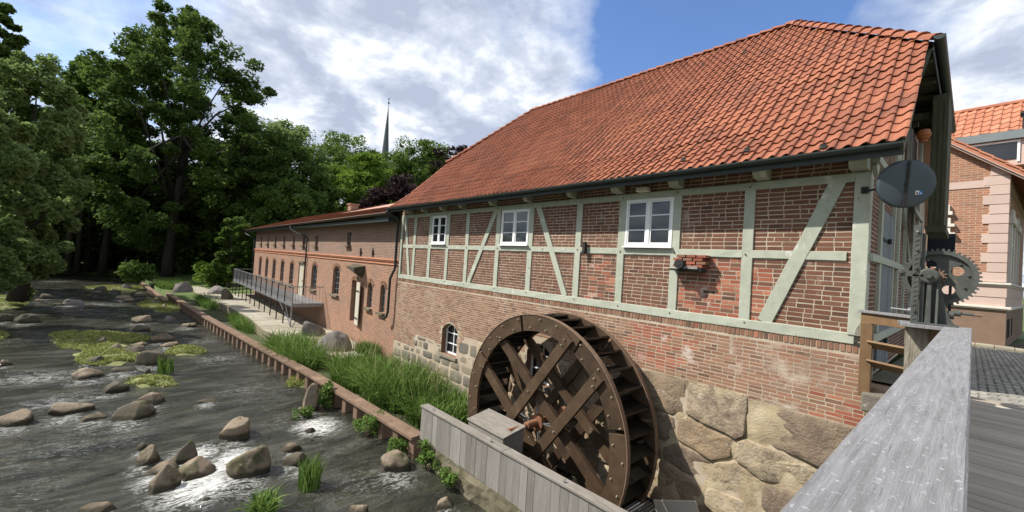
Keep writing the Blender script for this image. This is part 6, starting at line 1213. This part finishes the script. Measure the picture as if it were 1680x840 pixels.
mb.add(vs, [(i, (i + 1) % n, n + (i + 1) % n, n + i) for i in range(n)] + [tuple(range(n)), tuple(range(2 * n - 1, n - 1, -1))]); mb.build('pinion', 'rust', gear)
mb = MB(); mb.tube([(-.16, -.95, -.27), (-.10, -.95, -.27)], .04, 12); mb.tube([(-.10, -.95, -.27), (.05, -.95, -.275)], .018, 10); mb.build('crank_shaft', 'iron', gear)
mb = MB(); mb.tube([(.02, -.95, -.274), (.085, -.95, -.276)], .019, 10); mb.build('shaft_end', 'rust', gear)
mb = MB(); mb.tube([(-.60, -1.0, -.285), (-.50, -1.0, -.285)], .035, 12); mb.tube([(-.78, -1.0, -.28), (-.60, -1.0, -.285)], .014, 10); mb.build('crank_shaft', 'steel', gear)
mb = MB(); mb.tube([(GX, -.80, GZ), (GX, -1.0, GZ)], .03, 12); mb.build('axle', 'iron', gear); mb = MB(); mb.tube([(-.22, -.95, -.30), (-.16, -.95, -.30)], .055, 12); mb.build('shaft_bearing', 'iron', gear)
# ================================================================== TRAFFIC MIRROR (seen from behind)
mc = Vector(onY(1486, 302, -.35)); nrm = Vector((.45, -.89, -.16)).normalized(); sx = nrm.cross(Vector((0, 0, 1))).normalized(); uz = sx.cross(nrm).normalized(); mr = .355
mir = thing('traffic_mirror', 'round grey back of a traffic mirror on a bracket at the mill corner', 'mirror', tuple(mc))
mb = MB(); n = 48; vs = []
for r, dd in ((.0, .03), (mr * .5, .026), (mr * .9, .008), (mr, 0), (mr, -.03), (mr * .97, -.035)): vs += [tuple(mc + sx * (r * math.cos(2 * math.pi * i / n)) + uz * (r * math.sin(2 * math.pi * i / n)) + nrm * dd) for i in range(n)]
mb.add(vs, [(k * n + i, k * n + (i + 1) % n, (k + 1) * n + (i + 1) % n, (k + 1) * n + i) for k in range(5) for i in range(n)] + [tuple(5 * n + i for i in range(n))]); mb.build('disc', 'mirrorback', mir, smooth=True)
mb = MB(); mb.tube([tuple(mc + sx * (mr * math.cos(q)) + uz * (mr * math.sin(q)) - nrm * .012) for q in np.linspace(0, 2 * math.pi, 49)], .012, 6); mb.build('rim', 'gutter', mir)
mb = MB(); mb.beam(mc + uz * mr * .97 + nrm * .035, mc - uz * mr * .97 + nrm * .035, .035, .018, up=nrm); mb.build('strap', 'darkiron', mir)
mb = MB(); mb.tube([(-1.26, -.08, mc.z - .02), tuple(mc + nrm * .055)], .018, 8); mb.box(-1.30, -1.21, -.11, -.075, mc.z - .06, mc.z + .05); mb.build('bracket_arm', 'darkiron', mir)
def stick(u0, u1, v0, v1, m, name):
    mb = MB(); mb.add([tuple(mc + sx * u + uz * v + nrm * .030) for u, v in ((u0, v0), (u1, v0), (u1, v1), (u0, v1))], [(0, 1, 2, 3)]); return mb.build(name, m, mir)
sgn = 1 if proj(mc + sx * .1)[0] > proj(mc)[0] else -1
stick(sgn * .115, sgn * .160, -.16, -.10, 'stickerw', 'sticker'); stick(sgn * .162, sgn * .200, -.165, -.105, 'stickerb', 'sticker')
for u, v, m_, r in ((.137, -.137, 'stickerd', .014), (.181, -.140, 'stickerw', .010)):
    mb = MB(); mb.add([tuple(mc + sx * (sgn * u + r * math.cos(q)) + uz * (v + r * math.sin(q)) + nrm * .0325) for q in np.linspace(0, 2 * math.pi, 10)[:-1]], [tuple(range(9))]); mb.build('sticker_print', m_, mir)
# ================================================================== STREET: cobbles, gutter stones
def strip(name, x0, x1, y0, y1, z, m, kind='structure'): mb = MB(); mb.add([(x0, y0, z), (x1, y0, z), (x1, y1, z - .033 * (y1 - y0)), (x0, y1, z - .033 * (y1 - y0))], [(0, 1, 2, 3)]); return mb.build(name, m, None, kind=kind)
street = strip('street', -1.18, 30, .42, 25, -1.585, 'joint')
mb = MB(); u = .105; w2 = .21
cnt = 0
for i in range(-8, 60):
    for j in range(-2, 160):
        # herringbone of 2:1 stones
        bx_, by_ = i * u, j * u; k = (i - j) % 4
        if k == 0: a = (bx_, by_, bx_ + 2 * u, by_ + u)
        elif k == 3: a = (bx_, by_, bx_ + u, by_ + 2 * u)
        else: continue
        if a[0] < -.3 or a[2] > 3.4 or a[1] < .0 or a[3] > 15: continue
        dz = R.uniform(0, .012); g_ = .007; x0, y0, x1, y1 = a[0] + g_, a[1] + .45 + g_, a[2] - g_, a[3] + .45 - g_; sl_ = -.033 * a[1]; z0, z1 = -1.595 + sl_, -1.565 + dz + sl_; c_ = .012
        mb.add([(x0, y0, z0), (x1, y0, z0), (x1, y1, z0), (x0, y1, z0), (x0 + c_, y0 + c_, z1), (x1 - c_, y0 + c_, z1), (x1 - c_, y1 - c_, z1), (x0 + c_, y1 - c_, z1)], [(4, 5, 6, 7), (0, 1, 5, 4), (1, 2, 6, 5), (2, 3, 7, 6), (3, 0, 4, 7)], tint=R.random())
mb.build('paving', 'cobble', street, kind='stuff')
for k in range(16): mb = MB(); x = -.4 + k * .52; mb.box(x, x + .505, 16.6 - x * .1, 17.1 - x * .1, -2.2, -2.03 + R.uniform(0, .012), tint=R.random()); mb.build('kerb_stone', 'slab', street, bevel=.02)
# ================================================================== CORNER HOUSE
hx, hy = .65, 11.2; rot = math.radians(-5)
house = thing('corner_house', 'red brick villa with pink quoins, tiled roof and zinc dormer at the right edge', 'house', (.9, 18.5, -2.18))
cr, sr = math.cos(rot), math.sin(rot)
HS = 1.36      # the house stands beyond the mill's shadow
def hp(u, v, z): return ((hx + u * cr - v * sr) * HS, -9 + (hy + u * sr + v * cr + 9) * HS, z * HS)      # u along the left front (negative to the left), v into depth
def hbox(mb, u0, u1, v0, v1, z0, z1, tint=None): mb.add([hp(u0, v0, z0), hp(u1, v0, z0), hp(u1, v1, z0), hp(u0, v1, z0), hp(u0, v0, z1), hp(u1, v0, z1), hp(u1, v1, z1), hp(u0, v1, z1)], [(0, 3, 2, 1), (4, 5, 6, 7), (0, 1, 5, 4), (1, 2, 6, 5), (2, 3, 7, 6), (3, 0, 4, 7)], tint)
def hz(u): return 5.22 - (u + 1.42) * .83 + .0
mb = MB(); mb.add([hp(-6.5, 0, -.3), hp(0, 0, -.3), hp(0, 0, hz(0) - .15), hp(-4.0, 0, hz(-4.0) - .15), hp(-6.5, 0, hz(-6.5 + 5) - .2)], [(0, 1, 2, 3, 4)]); mb.add([hp(0, 0, -.3), hp(0, 9, -.3), hp(0, 9, 4.0), hp(0, 0, 4.0)], [(0, 1, 2, 3)]); mb.build('wall', 'house_brick', house)
mb = MB(); hbox(mb, -6.55, .06, -.06, 9.1, -1.65, -.47); mb.build('plinth', 'plinth', house)
mb = MB(); hbox(mb, -6.5, .10, -.10, 9.1, -.47, -.42); hbox(mb, -6.5, .16, -.16, 9.1, -.42, -.35); mb.build('cornice', 'cornice', house, bevel=.01)
mb = MB(); hbox(mb, -6.5, .03, -.03, 9.05, -.35, -.06); hbox(mb, -6.5, .05, -.05, 9.05, -.06, .34); mb.build('stone_base', 'pinkstone', house)
mb = MB(); hbox(mb, -6.5, .14, -.14, 9.1, .34, .40); hbox(mb, -6.5, .09, -.09, 9.1, .29, .34); mb.build('cornice', 'cornice', house, bevel=.01)
z = .41; k = 0
while z < 4.0:
    L = .52 if k % 2 == 0 else .38
    if not (3.4 < z < 3.75): pass
    mb = MB(); hbox(mb, -L, .035, -.035, .30 if k % 2 else .42, z + .008, z + .30, tint=R.random()); mb.build('quoin', 'pinkstone', house, bevel=.012); z += .31; k += 1
mb = MB(); hbox(mb, -6.5, .02, -.025, 9.05, 3.47, 3.70); mb.build('belt_course', 'pinkstone', house)
mb = MB(); hbox(mb, -1.55, -1.22, -.12, .0, .45, 2.5); hbox(mb, -1.60, -1.12, -.16, 0, 2.2, 2.3); hbox(mb, -1.60, -1.18, -.16, 0, 2.6, 2.72); hbox(mb, -1.50, -1.25, -.14, 0, 2.72, 2.95); hbox(mb, -1.60, -1.10, -.18, 0, 1.9, 2.0); mb.build('window_surround', 'cornice', house, bevel=.01)
# windows with stucco surround on the right face
for v0 in (.75, 3.2):
    mb = MB(); hbox(mb, 0.0, .08, v0, v0 + .18, .42, 2.35); hbox(mb, 0, .08, v0 + 1.1, v0 + 1.28, .42, 2.35); hbox(mb, 0, .12, v0 - .08, v0 + 1.36, 2.35, 2.6); hbox(mb, 0, .08, v0 + .25, v0 + 1.03, 2.6, 2.85); su = mb.build('window_surround', 'cornice', house, bevel=.015)
    mb = MB(); hbox(mb, .0, .03, v0 + .18, v0 + 1.1, .45, 2.35); mb.build('pane', 'glass', su); mb = MB(); hbox(mb, .03, .05, v0 + .6, v0 + .68, .45, 2.35); hbox(mb, .03, .05, v0 + .18, v0 + 1.1, 1.7, 1.76); mb.build('window_frame', 'white', su)
for v0 in (.35, .95, 2.2): mb = MB(); hbox(mb, .055, .07, v0, v0 + .38, -1.35, -.75); mb.build('cellar_window', 'dark', house)
# roof: gable wing and main roof behind
mb = MB(); ap = (-4.0, hz(-4.0)); ev = (.55, hz(.55))
mb.add([hp(ev[0], -.35, ev[1]), hp(ev[0], 9, ev[1]), hp(ap[0], 9, ap[1]), hp(ap[0], -.35, ap[1]), hp(ev[0], -.35, ev[1] - .1), hp(ap[0], -.35, ap[1] - .1), hp(ev[0], 9, ev[1] - .1)], [(0, 1, 2, 3), (0, 3, 5, 4), (0, 4, 6, 1)]); mb.add([hp(ap[0], -.35, ap[1]), hp(ap[0], 9, ap[1]), hp(-8.5, 9, ev[1]), hp(-8.5, -.35, ev[1])], [(0, 1, 2, 3)]); hr_ = mb.build('roof', 'tile_new', house)
for k in range(16):     # verge tiles
    f0, f1 = k / 16, (k + 1.12) / 16; mb = MB(); a = (ev[0] + (ap[0] - ev[0]) * f0, ev[1] + (ap[1] - ev[1]) * f0 + .075); b = (ev[0] + (ap[0] - ev[0]) * f1, ev[1] + (ap[1] - ev[1]) * f1 + .045)
    mb.beam(hp(a[0], -.28, a[1]), hp(b[0], -.28, b[1]), .30, .07, up=(0, 0, 1), tint=R.random()); mb.build('verge_tile', 'tile_new', hr_, bevel=.012)
mb = MB(); mb.beam(hp(ev[0], -.33, ev[1] - .06), hp(ap[0], -.33, ap[1] - .06), .05, .14); mb.beam(hp(ev[0], -.24, ev[1] - .16), hp(ap[0], -.24, ap[1] - .16), .10, .07); mb.build('barge_board', 'pinkstone', house)
mb = MB(); my0, mz0, my1, mz1 = 1.2, 4.3, 4.6, 7.45
mb.add([hp(-9, my0, mz0), hp(7, my0, mz0), hp(7, my1, mz1), hp(-9, my1, mz1)], [(0, 1, 2, 3)]); mb.add([hp(-9, my1, mz1), hp(7, my1, mz1), hp(7, 9, 3.9), hp(-9, 9, 3.9)], [(0, 1, 2, 3)]); mr_ = mb.build('main_roof', 'tile_new', house)
rows_ = 12; cw_ = .235; L_ = math.hypot(my1 - my0, mz1 - mz0); dy_, dz_ = (my1 - my0) / L_, (mz1 - mz0) / L_; ttemp = None
NT_ = []
for r in range(rows_):
    for c in range(26):
        u = -2.6 + c * cw_; s0 = L_ * (1 - (r + 1) / rows_ * .98); v, z = my0 + dy_ * s0, mz0 + dz_ * s0
        m_ = Matrix(((cr, -sr * dy_, 0, 0), (sr, cr * dy_, 0, 0), (0, dz_, 0, 0), (0, 0, 0, 1))); dvec = Vector((-sr * dy_, cr * dy_, dz_)); xv = Vector((cr, sr, 0)); nv_ = xv.cross(dvec); P0 = hp(u, v, z)
        m_ = Matrix(((xv.x * 1.5, dvec.x * 1.29, nv_.x * 1.1, P0[0]), (xv.y * 1.5, dvec.y * 1.29, nv_.y * 1.1, P0[1]), (xv.z * 1.5, dvec.z * 1.29, nv_.z * 1.1, P0[2]), (0, 0, 0, 1)))
        if ttemp is None: ttemp = TM[0].build('roof_tile', 'tile_new', mr_); o = ttemp
        else: o = inst(ttemp, mr_)
        o.matrix_basis = m_
for k in range(22): mb = MB(); a = hp(-2.6 + k * .34, my1, mz1 + .05); b = hp(-2.6 + k * .34 + .36, my1, mz1 + .04); mb.beam(a, b, .25, .16, tint=R.random()); mb.build('ridge_tile', 'tile_new', mr_, bevel=.03)
# dormer
mb = MB(); hbox(mb, -2.0, .5, .9, 3.6, 4.3, 5.15); dm = mb.build('dormer', 'pinkstone', house)
mb = MB(); hbox(mb, -2.1, .62, .75, 3.7, 5.15, 5.42); mb.build('fascia', 'zinc', dm)
mb = MB(); mb.add([hp(-2.1, .75, 5.425), hp(.62, .75, 5.425), hp(.62, 3.2, 6.05), hp(-2.1, 3.2, 6.05)], [(0, 1, 2, 3)])
for k in range(5): mb.beam(hp(-2.05 + k * .66, .75, 5.44), hp(-2.05 + k * .66, 3.2, 6.06), .03, .03)
mb.build('dormer_roof', 'zinc', dm)
mb = MB(); hbox(mb, -.9, .10, .87, .895, 4.5, 5.1); mb.build('pane', 'glass', dm); mb = MB(); hbox(mb, .10, .16, .86, .90, 4.4, 5.12); hbox(mb, -.95, .10, .855, .89, 5.06, 5.12); mb.build('window_frame', 'white', dm)
mb = MB(); hbox(mb, .50, .515, 1.2, 2.3, 4.5, 5.05); mb.build('pane', 'glass', dm)
mb = MB(); hbox(mb, .15, .55, 1.6, 2.0, 5.5, 6.15); hbox(mb, .10, .60, 1.55, 2.05, 6.15, 6.22); mb.build('vent', 'darkiron', house)
# dark panel board standing in the street in front of the house
pb = thing('notice_board', 'dark navy panel on posts between the mill gable and the brick villa', 'board', (-.7, 8.0, -1.58))
a = onY(1522, 384, 8.0); b = onY(1566, 432, 8.0); mb = MB(); mb.box(a[0], b[0], 7.95, 8.05, b[2] - .12, a[2]); mb.build('panel', 'navy', pb, bevel=.01)
mb = MB(); mb.box(a[0], b[0], 7.945, 7.95, a[2] - .09, a[2] - .07); mb.build('trim', 'mirrorback', pb)
for x in (a[0] + .06, b[0] - .06): mb = MB(); mb.box(x - .03, x + .03, 7.97, 8.03, -1.85, b[2] - .1); mb.build('post', 'darkiron', pb)
